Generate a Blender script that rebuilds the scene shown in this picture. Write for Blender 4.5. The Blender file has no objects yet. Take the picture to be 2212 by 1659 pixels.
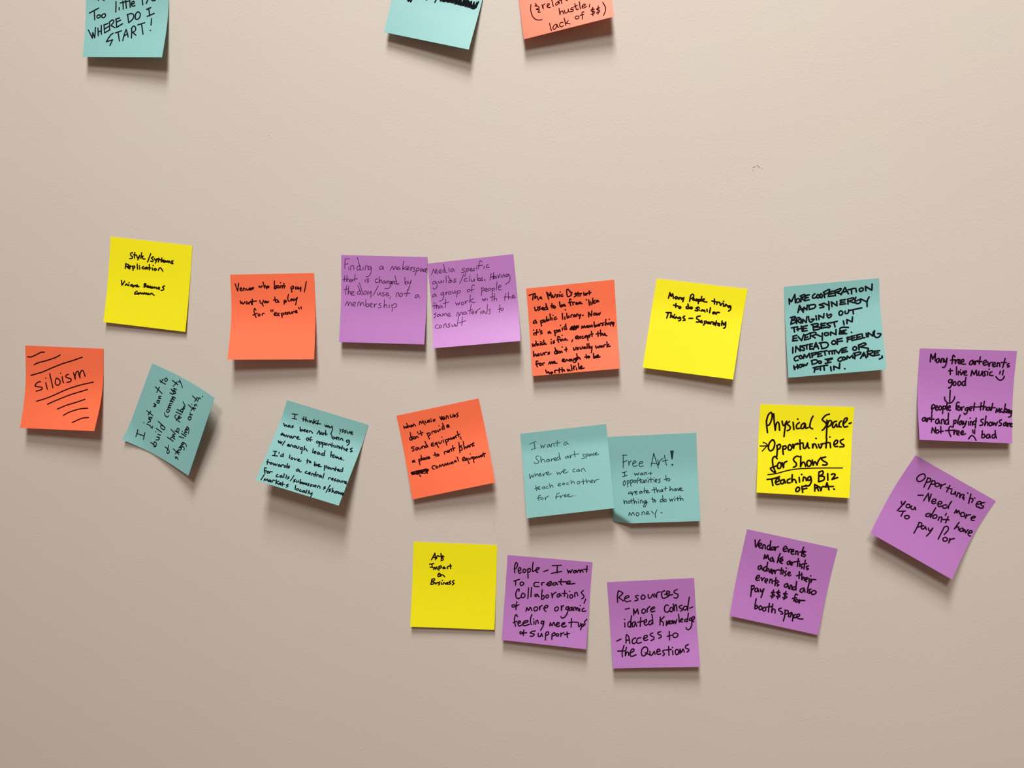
import bpy, math, random
from mathutils import Vector

S = bpy.context.scene
COL = S.collection
random.seed(11)

# ------------------------------------------------------------------ measured data
# all lengths on the wall are millimetres from the point of the wall straight in
# front of the photographer; writing is in thousandths of a note's own side.
NOTES = [
    dict(key='start', corners=[[-432.4, 299.4], [-356.3, 295.5], [-359.2, 220.0], [-433.7, 223.8]], lift=(8, 12, 0.08, 0.9, 0.4), pen=1.19,
      words=[],
      marks=[('handwriting',1.19,[[149,320,152,336],[204,325,220,335],[365,345,366,466],[407,413,405,439],[448,338,455,429],[481,329,493,420],[415,361,469,348,518,337],[529,308,539,408],[549,375,585,360,578,337,557,351,555,382,571,396,595,387],[679,306,690,377],[730,361,753,310],[789,313,808,329,838,323],[44,482,157,423],[102,453,113,560],[168,501,141,510,142,536,170,533,182,511,168,501],[223,488,199,503,201,530,225,532,243,509,239,491,223,488],[43,682,102,777,102,777,99,709,99,709,130,771,130,771,128,649],[159,657,171,747],[198,624,207,729],[167,705,203,683],[231,615,246,713],[231,618,279,599],[238,668,288,635],[246,713,310,673],[297,584,304,667],[293,584,332,557,348,577,318,624,318,624,367,648],[374,548,388,645],[368,548,416,532],[380,583,430,558],[388,645,458,599],[511,493,531,587],[505,493,560,480,588,503,576,544,531,587],[635,459,609,485,609,538,634,545,660,520,663,479,635,459],[739,428,787,407],[763,419,780,500],[750,509,833,473],[352,714,318,745,279,818,279,818,354,793,354,793,329,862],[379,711,454,683],[412,702,441,807],[508,667,490,731,481,803],[508,667,543,757],[492,746,532,715],[574,651,585,769],[568,658,596,624,623,651,615,687,588,699,588,699,636,735],[643,612,726,584],[688,599,721,722],[804,535,806,612],[804,674,808,677]])]),
    dict(key='scribble', corners=[[-150.2, 310.5], [-76.2, 292.5], [-93.7, 219.0], [-166.0, 236.6]], lift=(7, 11, 0.1, 0.7, 0.4), pen=1.23,
      words=[],
      marks=[('handwriting',1.23,[[175,584,189,606,199,582,199,582,217,606,225,578],[384,546,388,548],[494,520,487,555]]),
        ('scribbled_out_words',1.23,[[542,527,552,443,562,526,579,460,577,526,584,439,589,523,592,448,604,520,609,454,624,523,624,440,637,521,641,459,654,518,655,434,674,519,689,443,691,520,705,441,712,526,716,453,724,522,726,455,740,521,752,452,755,525,763,453,771,524,767,438,783,525,798,459,800,523,812,461,812,523,829,456,831,528,846,453,845,527,859,460,864,531,879,464,883,530,887,455,903,535,917,458,918,537,922,474,930,535,947,465,941,531,948,455,952,518,964,443]])]),
    dict(key='hustle', corners=[[-58.2, 301.5], [16.7, 315.3], [25.6, 240.4], [-48.0, 226.6]], lift=(9, 14, 0.1, 0.7, 0.4), pen=0.88,
      words=[('hustle',420,829,722,813,-5,-85),
        ('lack',302,979,519,960,-9,-93),
        ('of',584,923,684,924,0,-68),
        ('$',759,920,803,920,-1,-92),
        ('$',817,918,862,918,-1,-92)],
      marks=[('handwriting',0.88,[[125,631,114,692,127,771,166,819,226,834],[173,632,183,654,166,659,198,670,209,693,175,699,209,716,190,737,215,744],[244,664,252,715,252,715,255,675,276,662],[300,698,323,683,319,668,301,675,300,707,327,717],[355,624,364,714],[422,671,395,687,395,708,419,699,428,672,434,698],[456,644,460,704],[437,665,479,661],[508,675,524,685],[759,790,750,822],[899,807,921,872,913,917,889,958]])]),
    dict(key='style', corners=[[-420.5, 69.8], [-344.4, 61.1], [-352.5, -15.4], [-428.5, -6.6]], lift=(4.5, 3, 0.1, 1.0, 0.4), pen=1.24,
      words=[],
      marks=[('handwriting',1.24,[[281,157,257,167,263,194,284,203,277,223,249,230],[308,152,308,216],[291,179,328,181],[332,179,342,209,358,203,369,178,369,178,359,215,348,231],[392,145,385,212],[395,191,411,182,404,202,417,216,437,212],[503,145,470,245],[538,176,514,194,536,211,533,231,507,230],[551,194,565,215,584,194,584,194,567,246],[608,184,593,201,606,211,599,231],[641,180,635,227],[613,202,663,205],[651,218,671,212,669,200,655,213,668,227,684,222],[684,222,691,206,705,223,716,203,729,225,736,205,750,225],[781,196,761,206,774,220,779,231,763,229],[207,293,203,349],[203,294,241,301,238,317,218,323,218,323,248,347],[247,336,271,318,262,311,247,328,261,346],[287,312,297,338,299,361],[287,316,316,309,317,328,293,339],[345,282,353,340],[378,318,380,337],[373,299,376,301],[427,301,407,318,420,329,436,323],[460,305,440,322,457,328,468,308,478,326],[494,270,499,335],[464,312,514,310],[534,308,536,331],[540,276,543,278],[567,308,554,322,569,332,584,318,567,308],[609,327,616,303,636,297,663,329],[166,493,178,547,178,547,199,513,206,497],[219,546,226,530,238,529,247,543],[259,530,264,544],[261,506,263,509],[300,526,284,535,293,546,309,532,309,532,315,555],[317,535,326,546,341,529,351,543],[355,539,370,529,361,523,355,543,388,541],[450,497,449,540],[450,497,471,502,456,516,456,516,477,525,449,540],[486,532,501,523,493,516,486,536,507,538],[526,520,513,529,524,540],[543,526,531,535,544,543,556,532,543,526],[561,539,571,522,581,537,596,524,606,542],[618,537,638,527,629,520,618,537,639,544],[697,497,673,515,691,529,681,549,658,556],[368,596,345,615,343,634,367,628],[382,614,371,627,388,629,391,616,382,614],[400,624,410,607,424,621,435,608,445,623],[453,618,459,602,473,620,484,603,494,621],[505,608,498,617,510,621,518,611,505,608],[531,617,545,600,563,610,580,621]])]),
    dict(key='venues', corners=[[-310.3, 35.4], [-233.7, 36.5], [-231.6, -39.0], [-309.0, -39.5]], lift=(14, 11, 0.15, 0.8, 0.4), pen=1.09,
      words=[],
      marks=[('handwriting',1.09,[[904,98,876,215],[471,421,475,442],[495,419,496,441],[801,396,809,415],[829,390,832,412],[54,110,81,195,81,195,97,104],[109,179,130,168,123,156,110,171,117,191,133,190],[145,192,153,160,166,168,173,186],[187,165,194,185,214,181,223,161,226,184],[230,177,247,170,241,160,230,176,242,185],[275,154,255,162,271,170,254,178],[339,140,343,155,356,144,364,156,376,136],[389,93,397,125,407,164],[396,148,416,137,431,174],[448,141,432,153,447,161,460,150,448,141],[548,139,524,151,519,170,538,174,551,155],[527,84,524,135,534,178],[568,136,555,155,567,167,583,155,568,136],[595,166,600,140,616,144,619,168],[596,103,599,106],[637,113,642,168],[624,140,652,145],[718,162,728,216],[718,165,743,146,750,166,729,181],[786,155,770,166,773,182,789,178,798,163,798,163,801,182],[806,159,813,183,838,160,838,160,831,210],[108,310,115,342,128,326,139,350,164,322],[188,319,176,334,188,350,204,331,212,351],[212,351,220,327,236,331,244,353],[253,292,252,359],[228,319,301,315],[341,309,348,337,368,345,389,306,389,306,372,345,381,376],[409,318,396,333,412,337,420,326,409,318],[429,322,432,338,448,322],[522,272,528,323,540,335],[505,307,553,304],[560,316,552,331,568,332,560,316],[636,309,631,356],[628,325,652,313,656,329,631,340],[687,243,677,278,680,317,699,322],[724,295,708,306,716,318,732,302,739,318],[748,291,755,315,788,280,788,280,766,366],[295,423,279,403,271,430,284,478,297,510],[258,482,311,459],[331,467,320,482,328,494,344,483,331,467],[370,487,371,463,395,462],[511,480,535,469,531,453,515,461,511,484,539,489],[547,461,571,493],[570,461,547,493],[594,462,607,513],[594,466,618,462,618,482,601,485],[642,454,634,470,650,474,654,458,642,454],[681,451,666,458,678,470,666,478],[693,451,697,471,717,463,721,447],[729,467,737,444,753,444],[757,456,781,444,773,432,759,448,784,460]])]),
    dict(key='makerspace', corners=[[-208.7, 52.0], [-132.2, 49.7], [-134.1, -25.7], [-210.1, -23.9]], lift=(8, 9, 0.2, 0.9, 0.9), pen=0.58,
      words=[],
      marks=[('handwriting',0.58,[[45,46,42,154],[45,46,98,41],[44,108,79,97],[88,137,90,164],[110,172,114,125,114,125,128,117,145,124,151,166],[222,115,194,127,184,154,198,170,218,153,222,122],[190,27,206,84,220,138,226,164,245,168],[254,133,259,161],[280,167,284,125,284,125,300,113,312,128,316,160],[348,127,327,121,315,147,323,160,343,146,351,127,351,127,352,173,339,215,316,239,288,242],[491,123,467,116,446,136,452,153,475,148,488,127,488,127,495,155],[571,163,588,128,600,114,607,136,612,155,612,155,627,124,638,116,646,138,649,151],[677,119,658,127,652,146,666,151,681,130,681,130,689,147],[728,52,720,102,716,156],[762,113,720,137,720,137,743,144,767,148],[763,139,786,135,793,120,778,115,766,132,774,151,794,150],[809,123,812,161,812,161,817,130,836,118],[859,122,842,134,859,148,856,164,835,168],[881,129,871,175,859,213],[881,133,902,124,906,147,883,163],[940,131,921,139,917,158,933,162,944,139,944,139,951,161],[971,134,956,146,959,165,975,163],[979,153,994,145,997,130,983,132,977,157,987,172,999,170],[41,238,35,303],[19,281,66,272],[69,233,63,303,63,303,77,272,92,275,95,306],[124,274,108,278,103,298,116,305,129,282,129,282,140,301],[163,219,158,293],[136,274,194,267],[281,273,281,303],[324,265,304,270,304,281,322,288,316,302,300,303],[429,263,406,267,398,290,410,305,430,299],[449,235,445,312,445,312,457,277,472,277,477,311],[511,284,492,288,488,307,504,311,515,287,515,287,521,310],[533,283,535,314,535,314,541,290,557,282],[582,286,562,290,558,309,574,313,585,289,585,289,578,336,555,367,512,372],[590,305,609,300,611,285,593,289,590,312,609,319],[644,280,624,288,625,311,640,313,648,288],[628,219,640,265,648,315,675,310],[744,235,744,308,744,308,760,285,772,296,765,315,745,316],[780,277,784,303,803,299,818,268,818,268,800,330,782,388],[64,353,51,453],[30,396,89,387],[89,352,82,452,82,452,93,417,109,417,114,455],[121,440,145,431,149,416,129,418,121,444,137,459,157,456],[227,406,200,415,188,438,204,449,227,429],[213,314,259,448],[196,342,240,452],[294,401,270,413,267,440,283,447,302,412,302,412,314,450],[321,404,326,431,337,430,353,403,353,403,351,449,350,479],[435,343,377,452],[426,416,429,447,447,443,458,416,458,416,467,450],[509,414,482,423,490,434,510,441,502,457,479,455],[525,441,549,433,548,417,531,421,526,445,541,456,565,448],[581,463,573,486],[645,465,650,418,650,418,669,414,676,433,680,460],[708,417,689,429,690,456,709,459,720,436,708,417],[777,377,764,458],[736,424,805,418],[899,431,872,440,866,463,884,465,903,439,903,439,919,469],[50,584,69,541,80,533,85,557,90,580,90,580,100,548,116,540,125,563,131,582],[140,567,168,558,171,539,151,539,139,563,149,582,172,581],[200,581,202,538,202,538,218,534,227,557,231,580,231,580,242,545,258,537,268,559,275,579],[292,505,292,578,292,578,309,551,329,558,326,581,299,586],[341,569,364,561,366,545,348,548,341,569,354,588,373,586],[391,548,393,591,393,591,400,560,423,548],[470,543,446,551,451,562,471,573,464,593,436,597],[511,499,507,592,507,592,517,561,537,560,542,595],[568,555,569,594],[595,558,605,597,602,635],[600,566,630,542,654,549,651,576,620,593]])]),
    dict(key='media', corners=[[-132.4, 44.1], [-57.5, 51.8], [-50.2, -22.2], [-125.7, -28.8]], lift=(14, 15, 0.3, 1.0, 0.4), pen=0.58,
      words=[],
      marks=[('handwriting',0.58,[[36,137,66,70,66,70,81,126,81,126,97,74,103,136],[123,114,149,109,153,90,135,88,123,110,131,127,155,126],[196,83,176,93,170,115,187,123,202,101],[185,27,192,67,195,118,218,129],[244,76,242,123],[292,89,268,95,262,118,277,125,295,98,295,98,305,130],[428,100,398,105,402,121,421,131,411,149,384,146],[444,106,435,148,418,197],[444,114,470,109,472,128,443,141],[487,130,507,124,509,111,493,111,486,130,498,143,514,139],[543,117,523,120,521,140,541,140],[566,104,565,131],[635,49,617,35,600,57,585,125],[577,89,635,88],[654,101,647,128],[705,87,681,96,677,119,710,119],[76,216,48,217,39,240,57,246,79,224,79,224,90,269,71,299,47,306,37,291],[107,215,113,240,132,238,142,215,142,215,152,240],[170,214,170,238],[202,166,198,245],[259,223,231,228,226,247,245,250,259,227],[226,169,245,214,269,244],[315,214,291,219,294,231,314,241,300,251,277,247],[409,173,350,272],[444,219,415,228,407,247,428,257,440,250],[480,192,465,261],[489,236,490,263,510,261,524,236,524,236,528,267],[564,181,561,255,561,255,578,233,593,243,587,262,564,259],[625,231,605,236,608,248,623,255,614,265,595,263],[640,259,650,261,647,267,640,263],[726,191,703,270],[758,186,743,258],[718,236,754,228],[754,190,739,264],[777,231,757,233,751,252,767,253,779,235,779,235,784,255],[797,218,806,253,806,253,826,205],[836,222,837,253],[852,250,861,220,861,220,874,226,876,249],[921,223,897,224,889,246,907,248,924,223,924,223,936,263,920,312,875,334],[61,365,33,370,19,392,34,398,60,373,60,373,68,401],[156,355,128,360,122,383,137,388,156,363,156,363,151,410,128,447,98,452],[180,353,181,389,181,389,189,362,207,356],[235,355,216,361,213,380,232,386,245,368,235,355],[263,350,262,377,280,375,290,349,290,349,293,377],[313,355,309,394,298,428],[312,363,337,353,351,363,342,378,314,383],[454,350,434,356,431,375,447,380,461,362,454,350],[524,314,502,304,488,326,482,388],[461,362,512,356],[599,345,598,392,585,437],[598,353,625,352,623,375,599,388],[634,380,658,374,660,359,643,359,634,380,648,397,664,391],[690,362,674,368,672,390,691,392,701,371,690,362],[717,365,717,412,710,442],[719,373,741,363,747,379,722,393],[782,297,765,393],[791,364,819,359,824,341,805,341,792,368,800,393,823,391],[33,461,31,537],[10,503,77,501],[55,472,54,539,54,539,64,508,80,510,81,542],[112,505,95,511,90,531,105,536,119,514,119,514,133,539],[172,436,160,541],[140,488,208,475],[283,490,294,523,294,523,308,500,318,521,318,521,332,491],[363,490,349,501,349,520,369,522,378,503,363,490],[395,482,396,517,396,517,405,490,431,481],[463,417,446,506],[498,464,450,479,450,479,475,505,512,509],[593,474,604,502,604,502,616,480,623,502,623,502,637,474],[653,479,651,503],[716,439,704,512],[688,467,739,465],[742,430,727,514,727,514,741,484,757,486,758,513],[869,442,850,522],[846,483,896,480],[901,430,894,511,894,511,907,485,923,487,925,510],[938,492,961,487,963,471,945,472,938,492,952,505,979,492],[51,590,27,600,42,613,40,633,20,647],[85,606,61,615,59,631,77,633,93,610,93,610,103,634],[115,636,124,609,132,606,139,631,152,604,165,609,170,634],[182,631,205,625,206,609,187,610,182,631,196,648,220,638],[282,652,296,614,304,607,314,631,317,648,335,614,351,611,353,643],[390,607,366,617,365,636,384,638,397,616,397,616,407,640],[462,527,438,643],[418,602,473,591],[462,630,486,624,487,609,468,611,462,634,485,644],[510,611,508,646,508,646,526,608,563,584],[568,620,562,651],[603,616,583,622,578,641,593,646,608,624,620,653,634,646],[651,550,634,654],[685,604,661,613,672,630,674,650,654,662],[793,560,778,656],[762,615,805,612],[817,605,801,615,803,635,822,633,828,614,817,605],[68,731,40,736,30,759,51,774,70,770],[95,741,77,747,78,767,98,769,106,750,95,741],[129,772,134,733,134,733,154,727,158,747,163,767],[204,731,181,737,190,750,203,759,191,773,172,769],[223,745,230,769,246,763,258,740,258,740,269,765],[306,646,289,747,277,770,262,760],[351,667,339,767],[305,733,388,713]])]),
    dict(key='district', corners=[[-46.4, 22.4], [28.8, 29.7], [34.0, -45.5], [-40.3, -52.6]], lift=(8, 10, 0.2, 0.8, 0.4), pen=1.19,
      words=[],
      marks=[('handwriting',1.19,[[28,79,98,67],[75,76,64,136],[97,78,90,124,111,99,121,119,131,143],[144,125,163,119,160,111,146,121,170,135],[246,146,229,65,229,65,260,110,260,110,274,73,281,131],[295,106,297,129,316,123,326,97],[356,104,340,110,354,123,338,133],[371,105,373,129],[381,76,383,78],[405,105,389,115,396,131,412,125],[464,137,457,68,477,59,508,111,499,129,464,137],[513,93,516,97],[565,109,546,115,563,132,539,149],[585,100,582,145],[568,117,602,117],[604,147,610,121,625,119],[648,110,650,141],[674,124,660,132,669,141,681,135],[712,97,711,139],[686,121,731,118],[79,222,87,261,111,248,117,222],[144,221,124,230,142,247,122,261],[157,249,177,243,174,231,158,245,179,262],[217,228,193,241,191,260,214,258,224,236],[211,193,220,236,229,263],[280,199,276,249],[263,225,301,224],[304,232,292,246,307,256,319,241,304,232],[367,189,373,243,393,222,400,238,376,247],[404,238,423,229,420,221,406,235,434,241],[500,175,485,170,483,200,491,243],[471,207,509,203],[518,238,520,211,539,210],[549,230,569,224,562,214,549,230,572,236],[584,229,607,224,600,212,584,225,621,233],[700,199,703,260],[721,223,723,254],[746,184,742,248],[771,209,747,230,769,243],[781,233,804,220,797,212,781,229,812,228],[79,368,54,385,53,404,77,398,83,380,83,380,91,406],[136,381,143,443],[135,392,163,376,165,399,142,408],[179,377,181,401,197,391,202,372],[208,342,209,388,229,371,232,386,208,392],[249,315,251,384],[268,363,270,386],[282,332,284,334],[315,356,295,365,297,385,323,376],[390,321,389,390],[414,365,416,392],[440,326,442,379,464,359,463,374,443,380],[486,376,487,353,503,347],[530,350,514,360,520,375,533,354,540,373],[547,370,553,348,564,345],[568,353,574,369,598,352,598,352,580,400],[616,367,628,367],[687,391,687,338,687,338,718,383,718,383,726,326],[758,352,742,366,753,379,769,365,758,352],[777,358,783,381,800,360,806,380,821,355],[47,515,49,538],[47,480,49,483],[86,480,72,540],[56,515,103,508],[117,480,119,487],[143,497,123,506,145,524,125,533],[230,513,211,522,221,535,234,520,244,535],[285,506,292,568],[284,518,316,505,314,528,290,537],[343,504,327,514,334,526,346,508,353,524],[378,488,377,511],[358,454,360,457],[414,469,398,482,404,506,420,500],[420,446,421,477,427,508],[599,513,605,486,619,507,632,485,641,509],[650,502,669,496,666,488,651,498,672,508],[680,509,689,487,703,507,716,485,722,505],[744,454,745,503,765,490,768,505,748,511],[779,499,795,493,792,483,780,495,798,505],[806,501,811,479,830,477],[854,472,834,481,848,494,832,504],[879,436,870,504,887,479,897,499],[910,477,909,496],[916,438,919,441],[925,482,927,513],[925,482,945,473,943,492],[967,479,948,484,950,500,967,482,957,523],[25,635,26,666,43,648,50,664,60,635],[65,608,77,663,77,663,88,641,99,660],[114,636,116,659],[117,617,120,619],[137,630,125,644,136,657,148,650],[155,605,159,655,159,655,169,641,180,657],[239,632,240,655],[241,605,243,608],[277,624,261,634,279,643,259,653],[344,592,322,578,319,609,325,647],[308,619,347,611],[351,615,351,634],[369,570,371,572],[361,635,370,613,384,630],[396,627,408,617,405,609,396,623,430,630],[488,632,475,653],[520,616,547,607,544,591,524,601,523,620,550,626],[551,599,580,625],[582,598,557,627],[609,601,593,611,603,627,619,621],[627,618,650,609,647,597,629,607,634,622],[654,601,662,655],[658,609,682,596,684,615,665,621],[707,557,711,614],[693,590,724,587],[779,567,779,620],[757,592,812,589],[810,551,810,616,810,616,827,591,837,614],[844,611,860,605,857,593,845,607,878,622],[28,723,30,781,30,781,51,756,61,780],[86,755,70,765,85,778,97,764,86,755],[114,750,116,773,136,767,141,749],[155,773,156,750,180,745],[214,748,195,754,213,763,193,772],[300,733,272,749,275,772,298,766,303,744],[279,704,288,739,301,774],[323,746,310,760,325,769,334,754,323,746],[340,766,349,748,360,764],[360,700,364,704],[406,708,406,757],[389,737,420,732],[491,723,495,750,515,740,520,718],[547,724,531,730,546,743,530,749],[566,722,568,745,588,739,593,717],[620,723,604,733,614,745,627,728,634,743],[648,692,649,741],[668,690,668,746],[681,725,687,744,703,727,703,727,691,797],[742,723,751,750,768,733,778,749,791,724],[810,729,798,739,809,748,821,737,810,729],[835,746,837,724,856,722],[874,689,873,750],[894,718,874,735,889,744,909,742],[73,838,54,836,55,870,63,901],[46,870,87,862],[102,863,87,877,101,890,113,875,102,863],[128,888,129,865,147,863],[194,882,211,857,217,881,234,856,240,879],[248,876,268,866,261,854,249,872,291,879],[351,858,377,849,370,837,354,847,357,866,380,868],[391,869,400,847,419,864],[443,847,427,857,441,870,454,856,443,847],[462,849,464,868,484,858,489,844],[516,839,496,848,503,864,520,846,514,872,494,889,479,881],[523,794,530,855,530,855,543,833,561,858],[629,811,630,856],[612,839,651,832],[658,832,646,846,657,851,669,841,658,832],[713,807,714,856,734,839,737,854,717,860],[745,851,768,838,762,826,745,844,752,855,786,851],[155,943,168,979,184,965,195,988,207,978],[223,972,209,986,225,991,234,977,223,972],[260,986,258,960,281,958],[314,938,310,987],[293,959,336,955],[345,933,345,982,345,982,362,957,373,977],[405,957,411,980,424,962,438,979],[450,912,457,977],[476,926,481,971],[470,951,499,927],[509,951,511,974],[535,901,538,965],[550,958,574,945,567,933,551,951,557,966,600,959],[426,280,428,286],[671,193,675,198]]),
        ('crossed_out_word',1.19,[[465,511,490,479,480,517,518,474,503,523,544,477,526,521,563,479],[470,500,567,483],[476,516,562,499],[482,486,551,489]])]),
    dict(key='trying', corners=[[64.5, 30.4], [140.0, 21.4], [128.3, -54.2], [53.3, -44.8]], lift=(7, 9, 0.1, 0.5, 0.4), pen=1.34,
      words=[],
      marks=[('handwriting',1.34,[[163,201,169,137,169,137,189,177,200,146,217,195],[246,170,232,184,247,199,260,177,272,197],[280,196,285,178,298,181,307,196],[310,179,324,196,330,173,330,173,326,220],[399,207,400,143,418,125,433,140,425,166,402,177],[428,182,443,176,437,164,427,178,437,190,454,188],[468,173,459,187,476,193,483,180,468,173],[489,175,497,220],[490,179,509,173,512,189,497,195],[520,138,525,188],[532,183,554,167,549,160,536,182,559,192,588,193],[663,150,673,204],[640,174,694,180],[698,205,702,179,723,181],[727,180,741,212,741,212,757,185],[770,188,775,217],[765,163,768,165],[791,215,795,193,819,211],[847,204,827,206,830,223,849,216,852,207,857,240,837,264],[255,249,258,291],[231,269,285,275],[302,277,291,291,309,298,315,284,302,277],[395,262,372,273,379,289,403,286],[385,238,402,278],[425,267,415,281,433,287,441,273,425,267],[503,257,481,273,503,283,502,300,475,299],[521,289,524,293],[514,266,517,268],[543,299,553,281,564,296,574,283,585,302],[601,271,608,295],[637,250,636,305],[683,290,669,305,683,313,692,294,703,309],[712,312,717,291,742,292],[164,361,218,355],[189,358,179,419],[219,359,218,410,218,410,231,387,243,407],[253,389,258,409],[258,371,260,373],[273,412,279,394,298,409],[324,393,309,399,315,411,327,397,334,425,314,436],[372,374,354,393,372,404,383,419,363,426],[423,395,462,389],[540,354,508,366,507,387,535,401,534,422,509,425],[550,420,569,409,560,402,550,420,576,425],[594,406,601,426,592,449],[594,406,618,403,621,420,601,426],[640,409,630,423,647,425,648,408,659,425],[668,427,668,406,689,403],[702,410,692,424,706,430,711,409],[724,386,723,437],[698,410,752,410],[747,430,766,419,759,411,747,430,765,436],[785,379,788,429],[800,398,812,422,827,386,827,386,832,440,814,459]])]),
    dict(key='synergy', corners=[[169.6, 23.2], [246.1, 30.1], [250.1, -44.7], [173.6, -52.5]], lift=(8, 13, 0.05, 0.4, 0.4), pen=1.41,
      words=[],
      marks=[('handwriting',1.41,[[54,196,52,137,52,137,76,172,76,172,114,95,114,95,118,187],[145,142,126,162,133,185,158,180,162,155,145,142],[184,116,175,182],[170,119,213,104,216,123,184,142,184,142,215,174],[230,121,215,174],[227,117,266,113],[219,145,254,141],[215,174,264,168],[326,108,304,124,300,149,321,155,339,142],[357,118,343,139,356,159,374,142,357,118],[389,114,378,135,392,158,406,138,389,114],[421,98,427,158],[414,101,478,74,470,107,428,125],[481,104,466,151],[474,107,516,95],[470,129,519,119],[466,151,522,149],[534,95,540,150],[527,98,598,75,590,100,548,114,548,114,593,133],[600,145,643,68,643,68,677,141],[611,120,667,111],[678,97,741,87],[709,93,712,145],[755,90,761,128],[807,92,790,105,803,128,831,116,828,94,807,92],[859,126,856,78,856,78,922,125,922,125,926,59],[139,296,160,221,160,221,195,298],[151,268,193,261],[199,284,205,244,205,244,235,276,235,276,241,225],[259,227,260,275],[251,230,312,224,329,244,310,265,260,275],[421,220,389,228,368,233,409,249,412,264,373,267],[425,226,464,248],[468,206,469,262,467,297],[500,265,495,213,495,213,553,262,553,262,552,214],[601,201,585,251],[587,207,643,201],[593,229,635,226],[585,251,645,248],[668,207,669,255],[665,199,728,191,727,209,678,223,678,223,732,246],[753,186,744,222,750,252,777,258,803,239,786,218,761,227],[801,209,858,244],[892,196,869,241,865,299],[58,344,108,338,92,366,71,375],[76,346,58,418],[71,379,106,378,105,400,58,418],[121,361,118,416],[118,357,153,353,149,375,123,384,123,384,157,413],[167,369,167,414],[182,415,187,375,187,375,220,415,220,415,231,350],[249,351,250,388,266,416,288,403,307,386,275,383],[327,348,329,396],[355,395,355,347,355,347,405,381,405,381,412,334],[443,337,445,370,461,386,487,367,485,348,460,357],[588,321,569,338,574,368,599,363,608,338,588,321],[633,329,635,355,663,351,672,318],[717,319,717,367],[679,326,809,309],[63,459,112,453],[87,458,92,506],[127,450,128,495],[166,447,173,506],[118,479,171,473],[183,456,229,449],[188,478,220,478],[180,507,226,503],[185,456,182,507],[289,444,292,507],[271,442,335,437,341,456,298,470],[298,474,354,476,352,498,292,507],[377,437,373,496],[369,448,419,438],[375,467,414,463],[366,492,423,487],[475,439,436,447,445,462,469,476,450,492,430,483],[475,443,545,431],[510,439,517,491],[608,434,612,478],[644,467,644,422,644,422,697,453,697,453,705,399],[71,552,114,545],[70,578,109,574],[65,603,118,601],[78,553,69,603],[127,561,160,608,160,608,188,541],[201,557,191,604],[194,553,237,542],[196,579,228,574],[191,604,237,597],[259,537,252,591],[245,535,308,530,310,553,271,567,271,567,304,592],[314,553,361,579],[381,544,375,625],[419,544,401,557,413,577,438,572,446,554,419,544],[465,578,468,542,468,542,521,576,521,576,525,521],[562,543,628,535],[561,558,613,556],[553,572,632,576],[566,529,556,572],[564,514,596,502,654,510],[681,565,684,568],[65,673,61,735],[90,727,97,665,97,665,139,720,139,720,143,662],[185,662,156,670,183,695,178,717,150,710],[188,666,223,658],[209,664,210,705],[244,653,241,708],[241,656,272,652],[243,682,267,677],[241,711,273,707],[276,715,308,644,308,644,331,713],[288,690,326,686],[356,656,366,712],[342,651,412,650,434,678,415,706,366,716],[489,639,470,659,483,679,511,671,509,648,489,639],[532,625,528,683],[524,632,580,622],[530,654,582,652],[640,613,632,667],[629,623,678,613],[638,642,669,638],[685,606,681,657],[681,610,713,605],[683,632,711,627],[685,654,720,650],[737,600,730,651],[730,603,776,593],[735,626,767,622],[730,647,775,644],[790,594,789,638,789,638,814,637],[831,591,835,632],[849,629,852,586,852,586,897,627,897,627,904,583],[919,570,911,621,929,646,957,643,980,613,947,606],[112,773,83,781,72,802,84,822,113,817],[140,768,125,785,138,805,159,792,140,768],[169,804,179,761,179,761,201,796,201,796,231,755,231,755,239,803],[259,754,260,801],[252,757,308,751,307,765,265,780],[326,749,319,799],[319,752,357,744],[324,774,352,769],[319,799,361,792],[360,748,416,742],[392,747,396,788],[436,752,438,781],[430,751,509,747],[468,751,469,784],[492,749,493,782],[509,751,534,783,534,783,561,741],[576,735,569,775],[572,735,621,725],[574,757,612,750],[569,779,625,769],[700,725,682,745,694,765,718,756,720,734,700,725],[743,711,745,762],[742,714,799,694,818,711,758,734,758,734,838,756,833,774],[64,875,72,916],[100,864,104,908],[63,897,105,886],[131,866,116,883,125,899,147,890,144,871,131,866],[159,865,164,891,179,871,192,883,208,859],[254,837,255,878],[247,837,289,830,313,846,297,867,255,878],[333,845,319,858,335,874,353,861,333,845],[421,831,421,875],[393,835,466,828],[390,879,449,870],[412,852,465,835],[559,825,531,837,522,858,542,871,560,862],[583,827,568,844,580,860,602,844,583,827],[612,852,621,820,621,820,640,844,640,844,673,817,673,817,677,847],[698,794,694,856],[684,797,750,788,756,807,703,824],[752,858,791,796,791,796,810,856],[763,837,805,826],[829,788,824,846],[822,791,877,785,875,807,833,818,833,818,882,844],[900,791,893,838],[889,794,951,792],[894,816,935,813],[886,841,944,835],[969,852,971,868,940,882],[281,913,271,963],[263,915,326,906],[276,935,318,931],[336,907,337,947],[326,906,413,899],[374,907,375,951],[442,920,446,964],[474,956,474,916,474,916,530,947,530,947,537,892],[583,953,586,955]])]),
    dict(key='events', corners=[[281.0, -27.8], [357.7, -29.7], [354.0, -105.2], [279.3, -102.7]], lift=(12, 8, 0.1, 0.9, 0.4), pen=1.23,
      words=[],
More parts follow.
